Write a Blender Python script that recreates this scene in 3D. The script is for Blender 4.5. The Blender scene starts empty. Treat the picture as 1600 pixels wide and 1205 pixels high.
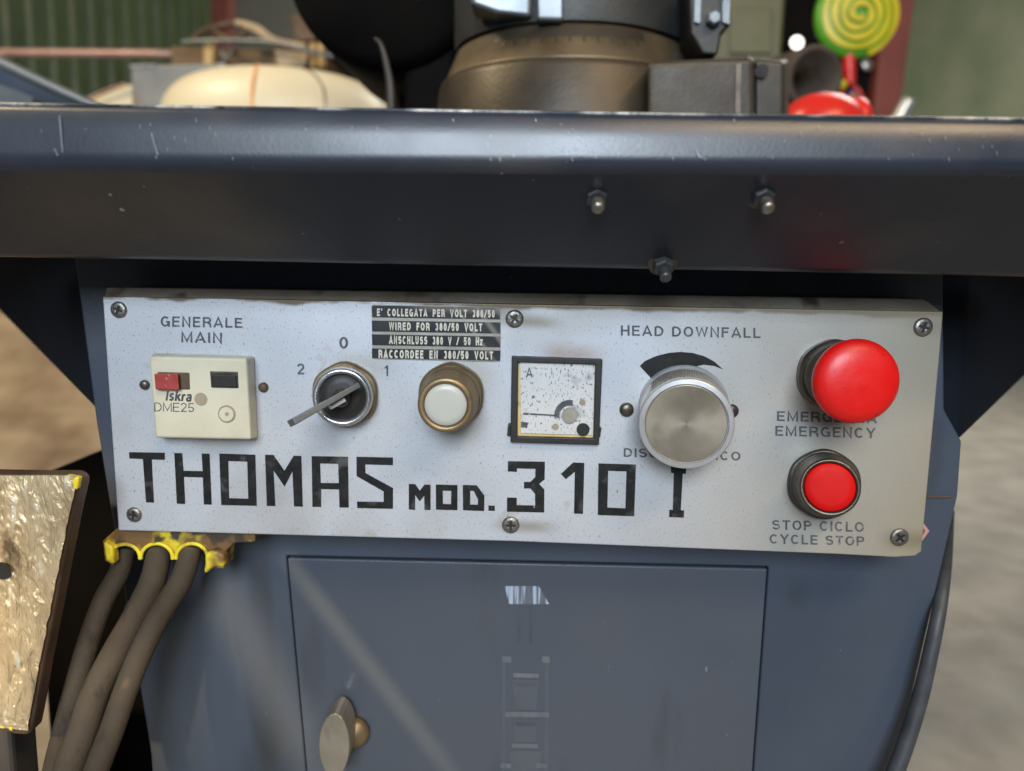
import bpy, math, random
from mathutils import Vector, Matrix, geometry
random.seed(7)
S = bpy.context.scene
COL = S.collection
R = math.radians

# ------------------------------------------------------------------ camera
F = 1203.0; CX, CY = 800.0, 602.5          # focal length in photo pixels, picture centre
D = 0.344; ZC = 0.95                       # distance to the control panel, eye height
YAW, PITCH, ROLL = R(1.2), R(8.4), R(1.25)
fw = Vector((-math.sin(YAW)*math.cos(PITCH), math.cos(YAW)*math.cos(PITCH), -math.sin(PITCH)))
r0 = fw.cross(Vector((0, 0, 1))).normalized(); u0 = r0.cross(fw)
cr = r0*math.cos(ROLL) + u0*math.sin(ROLL); cu = cr.cross(fw)
CAM = Vector((0, -D, ZC))
cd = bpy.data.cameras.new('camera'); cam = bpy.data.objects.new('camera', cd); COL.objects.link(cam)
cam.matrix_world = Matrix.Translation(CAM) @ Matrix((cr, cu, -fw)).transposed().to_4x4()
cd.lens = F/1600*36; cd.sensor_width = 36; cd.clip_start = 0.01; cd.clip_end = 60
cd.dof.use_dof = True; cd.dof.focus_distance = 0.335; cd.dof.aperture_fstop = 6.5
S.camera = cam

# ------------------------------------------------------------------ world and light
w = bpy.data.worlds.new('World'); S.world = w; w.use_nodes = True
bg = w.node_tree.nodes['Background']; bg.inputs[0].default_value = (0.62, 0.72, 0.9, 1); bg.inputs[1].default_value = 0.10
S.view_settings.view_transform = 'Standard'; S.view_settings.look = 'None'
S.view_settings.exposure = 0.0; S.view_settings.gamma = 1.0
def area(name, loc, to, sx, sy, e, c):
    l = bpy.data.lights.new(name, 'AREA'); l.shape = 'RECTANGLE'; l.size = sx; l.size_y = sy; l.energy = e; l.color = c
    o = bpy.data.objects.new(name, l); COL.objects.link(o); o.location = loc
    o.rotation_euler = (Vector(to)-Vector(loc)).to_track_quat('-Z', 'Y').to_euler(); return o
area('workshop_doorway_light', (-0.12, -2.5, 1.95), (0, 0, .9), 1.15, 1.0, 86, (0.76, 0.88, 1.0))
area('ceiling_tube_light', (0.9, -1.3, 2.5), (0.2, 0, .9), 1.2, 0.22, 26, (1.0, 0.74, 0.42))
area('workshop_lamp', (-1.7, 0.1, 2.7), (-0.6, 0.7, 1.1), 0.4, 0.4, 40, (1.0, 0.80, 0.50))
_l = bpy.data.lights.new('added_block_spot', 'SPOT'); _l.energy = 110; _l.color = (1.0, .76, .42); _l.spot_size = R(10.5); _l.spot_blend = .5; _l.shadow_soft_size = .03  # unseen spot added to brighten the wrapped block
_o = bpy.data.objects.new('added_block_spot', _l); COL.objects.link(_o); _o.location = (-.75, -.75, 1.30); _o.rotation_euler = (Vector((-.30, 0, .80))-Vector(_o.location)).to_track_quat('-Z', 'Y').to_euler()
area('added_back_light', (2.6, 3.6, 4.2), (2.6, 5.2, 0.6), 2.0, 1.5, 300, (1.0, 0.95, 0.85))  # unseen lamp added to light the far floor and side wall

# ------------------------------------------------------------------ pixel -> place helpers
def ray(px, py): return fw*F + cr*(px-CX) - cu*(py-CY)
def at(px, py, y=0.0):
    d = ray(px, py); return CAM + d*((y-CAM.y)/d.y)
def on_floor(px, py, z=0.0):
    d = ray(px, py); return CAM + d*((z-CAM.z)/d.z)
def rpx(r, y): return r*(y+D)/F

# ------------------------------------------------------------------ materials
MATS = {}
def srgb(c): return tuple((x/255/12.92 if x/255 <= .04045 else ((x/255+.055)/1.055)**2.4) for x in c)
def mat(name, col, col2=None, rough=.5, metal=0.0, nscale=20, stretch=(1, 1, 1), spots=None, bump=0.0, bscale=400, coat=0.0, rvar=.12, spec=.5, detail=5):
    """spots: list of (colour, scale, threshold, softness, stretch)"""
    m = bpy.data.materials.new(name); m.use_nodes = True; nt = m.node_tree; N = nt.nodes; L = nt.links
    b = N['Principled BSDF']; b.inputs['Metallic'].default_value = metal; b.inputs['Coat Weight'].default_value = coat
    b.inputs['Specular IOR Level'].default_value = spec
    tc = N.new('ShaderNodeTexCoord')
    def noise(sc, st, det=4):
        mp = N.new('ShaderNodeMapping'); mp.inputs['Scale'].default_value = st; L.new(tc.outputs['Object'], mp.inputs[0])
        n = N.new('ShaderNodeTexNoise'); n.inputs['Scale'].default_value = sc; n.inputs['Detail'].default_value = det; L.new(mp.outputs[0], n.inputs[0]); return n
    n = noise(nscale, stretch, detail)
    cr_ = N.new('ShaderNodeValToRGB'); cr_.color_ramp.elements[0].position = .32; cr_.color_ramp.elements[1].position = .68
    cr_.color_ramp.elements[0].color = (*col, 1); cr_.color_ramp.elements[1].color = (*(col2 or col), 1)
    L.new(n.outputs[0], cr_.inputs[0]); out = cr_.outputs[0]
    for (sc_, s, th, soft, st) in (spots or []):
        q = noise(s, st, 3); mr = N.new('ShaderNodeMapRange'); mr.inputs[1].default_value = th; mr.inputs[2].default_value = th+soft
        L.new(q.outputs[0], mr.inputs[0]); mx = N.new('ShaderNodeMix'); mx.data_type = 'RGBA'
        L.new(mr.outputs[0], mx.inputs[0]); L.new(out, mx.inputs[6]); mx.inputs[7].default_value = (*sc_, 1); out = mx.outputs[2]
    m['_out'] = 0
    L.new(out, b.inputs['Base Color'])
    rn = noise(nscale*3, stretch); mr = N.new('ShaderNodeMapRange'); mr.inputs[3].default_value = max(.02, rough-rvar); mr.inputs[4].default_value = min(1, rough+rvar)
    L.new(rn.outputs[0], mr.inputs[0]); L.new(mr.outputs[0], b.inputs['Roughness'])
    if bump:
        bn = noise(bscale, stretch); bp = N.new('ShaderNodeBump'); bp.inputs['Strength'].default_value = bump; bp.inputs['Distance'].default_value = .001
        L.new(bn.outputs[0], bp.inputs['Height']); L.new(bp.outputs[0], b.inputs['Normal'])
    MATS[name] = m; return m
def edge_layer(m, axis, lo, hi, colour, nscale, amp, stretch=(1, 1, 1), metal=None):
    """dirt, bare metal or painted light falloff towards one edge of a part: colour fades in from lo to hi on an object axis, with a ragged border"""
    nt = m.node_tree; N = nt.nodes; L = nt.links; b = N['Principled BSDF']
    src = b.inputs['Base Color'].links[0].from_socket
    tc = N.new('ShaderNodeTexCoord'); sp = N.new('ShaderNodeSeparateXYZ'); L.new(tc.outputs['Object'], sp.inputs[0])
    mp = N.new('ShaderNodeMapping'); mp.inputs['Scale'].default_value = stretch; L.new(tc.outputs['Object'], mp.inputs[0])
    n = N.new('ShaderNodeTexNoise'); n.inputs['Scale'].default_value = nscale; n.inputs['Detail'].default_value = 5; L.new(mp.outputs[0], n.inputs[0])
    s = N.new('ShaderNodeMath'); s.operation = 'MULTIPLY_ADD'; L.new(n.outputs[0], s.inputs[0]); s.inputs[1].default_value = amp; L.new(sp.outputs[axis], s.inputs[2])
    mr = N.new('ShaderNodeMapRange'); mr.inputs[1].default_value = lo+amp*.5; mr.inputs[2].default_value = hi+amp*.5
    L.new(s.outputs[0], mr.inputs[0]); mx = N.new('ShaderNodeMix'); mx.data_type = 'RGBA'; L.new(mr.outputs[0], mx.inputs[0])
    L.new(src, mx.inputs[6]); mx.inputs[7].default_value = (*colour, 1); L.new(mx.outputs[2], b.inputs['Base Color'])

def stain_or_light_layer(m, p0, p1, width, colour, amt):
    """a stain, worn mark or painted light streak across a surface between two points (object XZ), soft on its sides"""
    nt = m.node_tree; N = nt.nodes; L = nt.links; b = N['Principled BSDF']; src = b.inputs['Base Color'].links[0].from_socket
    d = Vector((p1.x-p0.x, p1.z-p0.z)); ln = d.length; d /= ln; tc = N.new('ShaderNodeTexCoord'); sp = N.new('ShaderNodeSeparateXYZ'); L.new(tc.outputs['Object'], sp.inputs[0])
    def lin(ax, az, c):
        a = N.new('ShaderNodeMath'); a.operation = 'MULTIPLY_ADD'; L.new(sp.outputs[0], a.inputs[0]); a.inputs[1].default_value = ax; a.inputs[2].default_value = c
        e = N.new('ShaderNodeMath'); e.operation = 'MULTIPLY_ADD'; L.new(sp.outputs[2], e.inputs[0]); e.inputs[1].default_value = az; L.new(a.outputs[0], e.inputs[2]); return e
    al = lin(d.x, d.y, -(p0.x*d.x+p0.z*d.y)); ac = lin(-d.y, d.x, (p0.x*d.y-p0.z*d.x))
    ab = N.new('ShaderNodeMath'); ab.operation = 'ABSOLUTE'; L.new(ac.outputs[0], ab.inputs[0])
    m1 = N.new('ShaderNodeMapRange'); m1.interpolation_type = 'SMOOTHSTEP'; m1.inputs[1].default_value = width; m1.inputs[2].default_value = 0; m1.inputs[4].default_value = amt; L.new(ab.outputs[0], m1.inputs[0])
    m2 = N.new('ShaderNodeMapRange'); m2.interpolation_type = 'SMOOTHSTEP'; m2.inputs[1].default_value = -.004; m2.inputs[2].default_value = .01; L.new(al.outputs[0], m2.inputs[0])
    m3 = N.new('ShaderNodeMapRange'); m3.interpolation_type = 'SMOOTHSTEP'; m3.inputs[1].default_value = ln; m3.inputs[2].default_value = ln*.5; L.new(al.outputs[0], m3.inputs[0])
    x1 = N.new('ShaderNodeMath'); x1.operation = 'MULTIPLY'; L.new(m1.outputs[0], x1.inputs[0]); L.new(m2.outputs[0], x1.inputs[1])
    x2 = N.new('ShaderNodeMath'); x2.operation = 'MULTIPLY'; L.new(x1.outputs[0], x2.inputs[0]); L.new(m3.outputs[0], x2.inputs[1])
    mx = N.new('ShaderNodeMix'); mx.data_type = 'RGBA'; L.new(x2.outputs[0], mx.inputs[0]); L.new(src, mx.inputs[6]); mx.inputs[7].default_value = (*colour, 1); L.new(mx.outputs[2], b.inputs['Base Color'])
T_TOP = at(800, 475).z
panel_m = mat('brushed_panel', (.50, .51, .54), (.60, .61, .64), rough=.42, metal=.35, nscale=14, rvar=.08, bump=.10, bscale=1800,
    spots=[((.30, .27, .22), 9, .56, .25, (1, 1, 1)), ((.30, .29, .28), 1400, .60, .10, (1, 1, .5)), ((.20, .19, .18), 700, .69, .05, (1, 1, .4)), ((.20, .17, .13), 300, .74, .04, (1, 1, .3)), ((.36, .30, .22), 60, .66, .2, (1, 1, 1))])
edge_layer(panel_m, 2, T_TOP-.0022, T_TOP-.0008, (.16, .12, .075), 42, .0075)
edge_layer(panel_m, 0, .02, .20, (.36, .31, .22), 7, .16)  # weaker, warmer light of the right side painted into the panel colour
blue = mat('blue_paint', (.042, .054, .078), (.062, .075, .100), rough=.42, nscale=6, coat=.15, bump=.12, bscale=900,
    spots=[((.07, .06, .055), 5, .56, .3, (1, 1, 1)), ((.035, .035, .035), 22, .60, .12, (1, 1, .25)), ((.20, .21, .22), 260, .745, .02, (1, 1, .3)), ((.16, .17, .18), 700, .74, .03, (1, 1, .4))])
door_m = mat('door_paint', (.055, .065, .086), (.076, .084, .102), rough=.36, nscale=5, coat=.2, bump=.1, bscale=900, spots=[((.085, .08, .078), 4, .5, .3, (1, 1, 1)), ((.045, .045, .05), 26, .62, .12, (1, 1, .2)), ((.2, .2, .2), 300, .75, .02, (1, 1, .3))])
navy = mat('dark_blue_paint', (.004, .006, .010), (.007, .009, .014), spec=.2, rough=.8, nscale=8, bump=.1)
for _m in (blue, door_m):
    stain_or_light_layer(_m, at(440, 862, .03), at(800, 1330, .03), .0085, (.16, .155, .145), .55)  # diagonal light streak painted into the paint colour
    stain_or_light_layer(_m, at(330, 890, .03), at(600, 1400, .03), .022, (.15, .145, .14), .6)  # broader light fan, also painted as a paler band
    stain_or_light_layer(_m, at(1250, 900, .03), at(1240, 960, .03), .010, (.03, .03, .032), .4)
tray_m = mat('tray_paint', (.014, .019, .032), (.022, .028, .044), rough=.36, nscale=9, coat=.0, spec=.7, bump=.05, bscale=900,
    spots=[((.07, .06, .06), 11, .58, .2, (1, 1, 1)), ((.30, .32, .36), 420, .745, .03, (1, 1, .18))])
zt = at(800, 176, -.08).z
edge_layer(tray_m, 2, zt+.0012, zt+.0030, (.45, .44, .41), 420, .0035, (1, 1, .25))
black = mat('black_print', (.008, .007, .007), (.02, .019, .018), spec=.25, rough=.5, nscale=200, spots=[((.10, .10, .10), 90, .58, .2, (1, 1, 1)), ((.32, .32, .32), 600, .72, .04, (1, 1, .3))])
faded = mat('faded_print', (.05, .052, .06), (.10, .10, .11), rough=.6, nscale=150, spots=[((.3, .3, .3), 500, .60, .1, (1, 1, 1))])
cream = mat('cream_plastic', (.55, .50, .36), (.62, .57, .43), rough=.5, nscale=60, bump=.1, spots=[((.32, .24, .12), 40, .62, .2, (1, 1, 1))])
tan = mat('tan_plastic', (.30, .24, .16), (.36, .29, .19), rough=.6, nscale=100)
redp = mat('red_plastic', (.60, .006, .005), (.68, .008, .006), spec=.45, rough=.40, nscale=60, spots=[((.30, .01, .01), 90, .62, .12, (1, 1, 1)), ((.10, .02, .015), 180, .68, .05, (1, 1, 3))], bump=.06, bscale=500)
redlens = mat('red_lens', (.58, .005, .003), (.50, .004, .003), spec=.12, rough=.5, nscale=60)
dullred = mat('dull_red_plastic', (.28, .025, .02), (.34, .05, .04), rough=.5, nscale=200, spots=[((.4, .25, .2), 400, .62, .1, (1, 1, .5))])
darkp = mat('black_plastic', (.010, .009, .008), (.018, .016, .014), rough=.5, nscale=60, bump=.1)
brass = mat('dirty_brass', (.20, .14, .07), (.30, .21, .11), rough=.42, metal=.6, nscale=60, bump=.1, spots=[((.10, .06, .03), 90, .6, .15, (1, 1, 1))])
chrome = mat('dull_chrome', (.50, .51, .52), (.60, .60, .60), rough=.28, metal=.9, nscale=80, bump=.05, spots=[((.25, .2, .15), 120, .64, .1, (1, 1, 1))])
dkmetal = mat('dark_dirty_metal', (.06, .05, .04), (.15, .125, .10), rough=.36, metal=.75, nscale=60, bump=.1)
alu = mat('worn_aluminium', (.36, .31, .24), (.50, .44, .35), rough=.40, metal=.75, nscale=45, bump=.15, spots=[((.25, .19, .13), 60, .60, .25, (1, 1, .5))])
alurim = mat('aluminium_rim', (.52, .52, .53), (.60, .60, .60), rough=.38, metal=.6, nscale=90)
whitelens = mat('milky_lens', (.40, .41, .37), (.46, .46, .42), rough=.35, nscale=60, spots=[((.45, .40, .30), 120, .64, .15, (1, 1, 1))])
screwm = mat('screw_metal', (.16, .14, .12), (.30, .28, .25), rough=.4, metal=.8, nscale=500, bump=.2, bscale=900)
paper = mat('meter_dial', (.58, .56, .55), (.64, .62, .60), rough=.35, nscale=60,
    spots=[((.16, .15, .15), 1200, .59, .06, (1, 1, .5)), ((.10, .09, .09), 600, .66, .04, (1, 1, .5)), ((.28, .26, .24), 120, .60, .15, (1, 1, 1))])
amber = mat('yellowed_acrylic', (.62, .42, .14), (.70, .52, .22), rough=.4, nscale=100, spots=[((.2, .08, .02), 150, .64, .1, (1, 1, 1))])
platem = mat('label_silver', (.30, .28, .24), (.38, .36, .31), rough=.4, metal=.4, nscale=80, bump=.1)
labelblack = mat('label_black', (.010, .010, .013), (.025, .024, .025), rough=.35, nscale=60, spots=[((.26, .24, .2), 260, .665, .04, (1, 1, .12)), ((.16, .14, .11), 70, .64, .1, (1.5, 1, .3))])
labeltext = mat('label_text', (.60, .54, .43), (.68, .62, .5), rough=.5, nscale=200, spots=[((.12, .10, .08), 500, .70, .05, (1, 1, .3))])
rubber = mat('dusty_rubber', (.026, .020, .014), (.09, .066, .042), rough=.8, spec=.3, nscale=16, bump=.35, bscale=700, spots=[((.30, .16, .08), 40, .62, .12, (1, 1, .4)), ((.03, .022, .016), 120, .60, .15, (1, 1, .4))])
rubber2 = mat('dark_rubber', (.03, .034, .04), (.06, .062, .066), rough=.5, nscale=60, bump=.1)
yellow = mat('dirty_yellow', (.62, .46, .02), (.72, .56, .03), rough=.5, nscale=80, bump=.4, bscale=200, spots=[((.16, .085, .03), 60, .40, .14, (1, 1, 1)), ((.06, .04, .025), 110, .55, .1, (1, 1, 1))])
yellowclean = mat('bright_yellow', (.72, .55, .02), (.80, .64, .04), rough=.45, nscale=90, bump=.3, bscale=200, spots=[((.20, .11, .03), 60, .50, .14, (1, 1, 1)), ((.08, .05, .02), 130, .60, .1, (1, 1, 1))])
rust = mat('rusty_steel', (.06, .036, .02), (.14, .09, .055), rough=.6, metal=.2, nscale=40, bump=.5, bscale=200)
tape = mat('crumpled_wrap', (.40, .29, .16), (.66, .52, .32), rough=.22, metal=.35, nscale=45, stretch=(1, 1, .55), bump=.0, coat=.6,
    spots=[((.70, .64, .50), 130, .60, .08, (1.6, 1, .35)), ((.16, .11, .06), 80, .63, .10, (1, 1, .5))])
_nt = tape.node_tree; _n = _nt.nodes.new('ShaderNodeTexNoise'); _n.inputs['Scale'].default_value = 110; _n.inputs['Detail'].default_value = 7; _n.inputs['Distortion'].default_value = 1.2
_tc = _nt.nodes.new('ShaderNodeTexCoord'); _mp = _nt.nodes.new('ShaderNodeMapping'); _mp.inputs['Scale'].default_value = (1.6, 1, .5); _nt.links.new(_tc.outputs['Object'], _mp.inputs[0]); _nt.links.new(_mp.outputs[0], _n.inputs[0])
_b = _nt.nodes.new('ShaderNodeBump'); _b.inputs['Strength'].default_value = 1.0; _b.inputs['Distance'].default_value = .004
_nt.links.new(_n.outputs[0], _b.inputs['Height']); _nt.links.new(_b.outputs[0], _nt.nodes['Principled BSDF'].inputs['Normal'])
floor_m = mat('concrete_floor', (.16, .148, .128), (.26, .245, .215), rough=.75, nscale=5, detail=9, bump=.3, bscale=60,
    spots=[((.17, .155, .135), 6, .56, .2, (1, 1, 1)), ((.45, .40, .33), 45, .70, .03, (1, 1, 1))])
ply = mat('plywood', (.27, .20, .125), (.40, .30, .19), rough=.7, nscale=4, stretch=(1, 6, 3), spots=[((.16, .10, .06), 5, .52, .2, (1, 1, 1))])
edge_layer(ply, 2, 9.0, 9.1, (.13, .08, .05), 6, .12)
greenw = mat('green_sheeting', (.024, .046, .009), (.042, .07, .017), rough=.5, nscale=5, bump=.1, bscale=60)
greenr = mat('faded_green_panel', (.12, .15, .085), (.19, .20, .13), rough=.6, nscale=2.2, detail=6)
olive = mat('olive_paint', (.065, .068, .026), (.085, .088, .036), rough=.5, nscale=12)
beigew = mat('grey_plaster', (.27, .27, .22), (.34, .33, .27), rough=.8, nscale=2)
maroon = mat('red_oxide', (.16, .035, .028), (.21, .05, .038), rough=.6, nscale=8)
pinkpipe = mat('pinkish_pipe', (.34, .20, .18), (.44, .30, .27), rough=.4, metal=.3, nscale=14)
tank_m = mat('cream_tank_plastic', (.66, .58, .40), (.72, .64, .46), rough=.42, nscale=8, bump=.05)
greybin = mat('grey_bin', (.16, .17, .18), (.24, .25, .26), rough=.5, metal=.2, nscale=14, spots=[((.22, .14, .09), 12, .55, .2, (1, 1, 1))])
wood = mat('bright_timber', (.42, .28, .10), (.55, .38, .16), rough=.6, nscale=20, stretch=(1, 1, .2))
wooddk = mat('brown_timber', (.11, .065, .03), (.22, .14, .07), rough=.7, nscale=14, stretch=(.3, 1, 1))
cloth = mat('tan_cloth', (.36, .27, .17), (.46, .36, .24), rough=.8, nscale=30)
steelgr = mat('grey_steel', (.14, .16, .18), (.22, .24, .25), rough=.4, metal=.5, nscale=12, bump=.1)
gutter_in = mat('blue_steel', (.05, .085, .15), (.08, .11, .17), rough=.4, metal=.2, nscale=12)
castm = mat('cast_iron', (.026, .020, .013), (.062, .045, .027), rough=.45, metal=.25, nscale=16, bump=.2, bscale=400, spots=[((.07, .05, .03), 24, .56, .2, (1, 1, 1))])
castgr = mat('grey_casting', (.03, .031, .031), (.055, .055, .052), rough=.5, metal=.2, nscale=16, bump=.3, bscale=300)
blackpaint = mat('sooty_black', (.003, .0027, .0025), (.006, .005, .0045), spec=.08, rough=.8, nscale=10)
pale = mat('pale_steel', (.5, .52, .52), (.6, .62, .62), rough=.3, metal=.7, nscale=20)
candyg = mat('candy_green', (.07, .30, .012), (.10, .36, .02), rough=.4, nscale=30)
candyy = mat('candy_yellow', (.58, .47, .015), (.66, .55, .03), rough=.4, nscale=30)
redc = mat('bright_red', (.60, .02, .012), (.68, .035, .02), rough=.35, nscale=10)
orange = mat('orange_strap', (.75, .30, .06), (.8, .36, .1), rough=.5)
bluer = mat('blue_ribbon', (.03, .03, .2), (.05, .05, .28), rough=.5)
palestreak = mat('pale_streaked', (.085, .10, .125), (.13, .14, .155), rough=.45, nscale=60, stretch=(6, 1, 1), spots=[((.36, .42, .52), 420, .52, .08, (1, 1, .04))])
glow = bpy.data.materials.new('lamp_glow'); glow.use_nodes = True; _g = glow.node_tree.nodes['Principled BSDF']
_g.inputs['Emission Color'].default_value = (1, .97, .85, 1); _g.inputs['Emission Strength'].default_value = 3.0

# ------------------------------------------------------------------ object helpers
def link(name, me, m, parent=None, smooth=False, label=None, kind=None):
    me.materials.clear(); me.materials.append(m)
    o = bpy.data.objects.new(name, me); COL.objects.link(o)
    if smooth:
        for p in me.polygons: p.use_smooth = True
    if parent:
        o.parent = parent; q = parent; off = Vector(parent.location)
        while q.parent: q = q.parent; off += q.location
        o.location = -off
    if label: o['label'] = label
    if kind: o['kind'] = kind
    return o
def mesh(vs, fs):
    me = bpy.data.meshes.new('mesh'); me.from_pydata([tuple(v) for v in vs], [], fs); me.update(); me.validate(); return me
def thing(name, loc, label, cat, group=None):
    o = bpy.data.objects.new(name, None); COL.objects.link(o); o.location = loc; o.empty_display_size = .05
    o['label'] = label; o['category'] = cat
    if group: o['group'] = group
    return o
def tag(o, label, cat, group=None):
    o['label'] = label; o['category'] = cat
    if group: o['group'] = group
    return o
class MB:
    def __init__(s): s.v = []; s.f = []
    def add(s, vs, fs):
        n = len(s.v); s.v += [Vector(v) for v in vs]; s.f += [[i+n for i in f] for f in fs]; return s
    def build(s, name, m, parent=None, bevel=0, smooth=False, **k):
        me = mesh(s.v, s.f)
        import bmesh
        bm = bmesh.new(); bm.from_mesh(me); bmesh.ops.recalc_face_normals(bm, faces=bm.faces); bm.to_mesh(me); bm.free()
        o = link(name, me, m, parent, smooth, **k)
        if bevel:
            b = o.modifiers.new('bevel', 'BEVEL'); b.width = bevel; b.segments = 3; b.limit_method = 'ANGLE'; b.angle_limit = R(35); b.harden_normals = False
        return o
def poly_prism(loops, off):
    """loops: outer + holes of 3D points; extruded by vector off"""
    tris = geometry.tessellate_polygon(loops); flat = [Vector(p) for l in loops for p in l]; n = len(flat)
    vs = flat + [p+Vector(off) for p in flat]
    fs = [list(t) for t in tris] + [[i+n for i in reversed(t)] for t in tris]; k = 0
    for l in loops:
        m_ = len(l)
        for i in range(m_):
            a, b = k+i, k+(i+1) % m_; fs.append([a, b, b+n, a+n])
        k += m_
    return vs, fs
def slab(pts, y, th, mb=None):
    """pixel outline on the plane Y=y, real thickness th going back"""
    mb = mb or MB(); mb.add(*poly_prism([[at(px, py, y) for px, py in pts]], (0, th, 0))); return mb
def loft(q0, y0, q1, y1, mb=None):
    """closed solid between outline q0 at y0 (back) and q1 at y1 (front)"""
    mb = mb or MB(); n = len(q0); a = [at(*p, y0) for p in q0]; b = [at(*p, y1) for p in q1]
    fs = [list(range(n))[::-1], [i+n for i in range(n)]] + [[i, (i+1) % n, (i+1) % n+n, i+n] for i in range(n)]
    mb.add(a+b, fs); return mb
def box(c, s, mb=None, rot=None):
    mb = mb or MB(); vs = []
    for x in (-.5, .5):
        for y in (-.5, .5):
            for z in (-.5, .5):
                v = Vector((x*s[0], y*s[1], z*s[2]))
                if rot: v = rot @ v
                vs.append(v+Vector(c))
    mb.add(vs, [[0, 1, 3, 2], [4, 6, 7, 5], [0, 4, 5, 1], [2, 3, 7, 6], [0, 2, 6, 4], [1, 5, 7, 3]]); return mb
def lathe(P0, ax, prof, seg=64, mb=None, wob=None, sides=None):
    """prof: (distance along ax, radius)"""
    mb = mb or MB(); ax = Vector(ax).normalized(); a = ax.orthogonal().normalized()
    up = Vector((0, 0, 1)); a = (up-ax*up.dot(ax)).normalized() if abs(ax.z) < .9 else a
    b = ax.cross(a); vs = []; fs = []
    seg = sides or seg
    for (t, r) in prof:
        for i in range(seg):
            th = 2*math.pi*i/seg; rr = r*(1+(wob(i) if wob and r > 0 else 0)); vs.append(P0+ax*t+(a*math.cos(th)+b*math.sin(th))*rr)
    for j in range(len(prof)-1):
        for i in range(seg):
            k = (i+1) % seg; fs.append([j*seg+i, j*seg+k, (j+1)*seg+k, (j+1)*seg+i])
    fs.append(list(range(seg))[::-1]); fs.append([(len(prof)-1)*seg+i for i in range(seg)])
    mb.add(vs, fs); return mb
def tube(pts, rad, seg=16, sub=8, mb=None):
    """catmull-rom tube through 3D pts, rad list"""
    mb = mb or MB(); P = [Vector(p) for p in pts]; P = [P[0]*2-P[1]]+P+[P[-1]*2-P[-2]]; r_ = [rad[0]]+list(rad)+[rad[-1]]
    C = []; RR = []
    for i in range(1, len(P)-2):
        for k in range(sub):
            t = k/sub; p0, p1, p2, p3 = P[i-1:i+3]
            C.append(.5*((2*p1)+(p2-p0)*t+(2*p0-5*p1+4*p2-p3)*t*t+(3*p1-p0-3*p2+p3)*t**3)); RR.append(r_[i]*(1-t)+r_[i+1]*t)
    C.append(P[-2]); RR.append(r_[-2]); vs = []; fs = []; a = None
    for i, c in enumerate(C):
        d = (C[min(i+1, len(C)-1)]-C[max(i-1, 0)]).normalized()
        a = d.orthogonal().normalized() if a is None else (a-d*a.dot(d)).normalized(); b = d.cross(a)
        for k in range(seg):
            th = 2*math.pi*k/seg; vs.append(c+(a*math.cos(th)+b*math.sin(th))*RR[i])
    for i in range(len(C)-1):
        for k in range(seg):
            q = (k+1) % seg; fs.append([i*seg+k, i*seg+q, (i+1)*seg+q, (i+1)*seg+k])
    fs.append(list(range(seg))[::-1]); fs.append([(len(C)-1)*seg+k for k in range(seg)])
    mb.add(vs, fs); return mb
def ptube(pts, **k):      # pts: (px, py, y, radius in px)
    return tube([at(p[0], p[1], p[2]) for p in pts], [rpx(p[3], p[2]) for p in pts], **k)
def print_mesh(polys, y, name, m, parent, **k):
    """flat print: polys = list of loops-lists in pixels, laid just proud of plane Y=y"""
    mb = MB()
    for loops in polys:
        L3 = [[at(px, py, y) for px, py in l] for l in loops]
        tris = geometry.tessellate_polygon(L3); mb.add([p for l in L3 for p in l], [list(t) for t in tris])
    return mb.build(name, m, parent, **k)
def arc_(cx, cy, rx, ry, a0, a1, n=10): return [(cx+rx*math.cos(R(a0+(a1-a0)*i/n)), cy+ry*math.sin(R(a0+(a1-a0)*i/n))) for i in range(n+1)]
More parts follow.
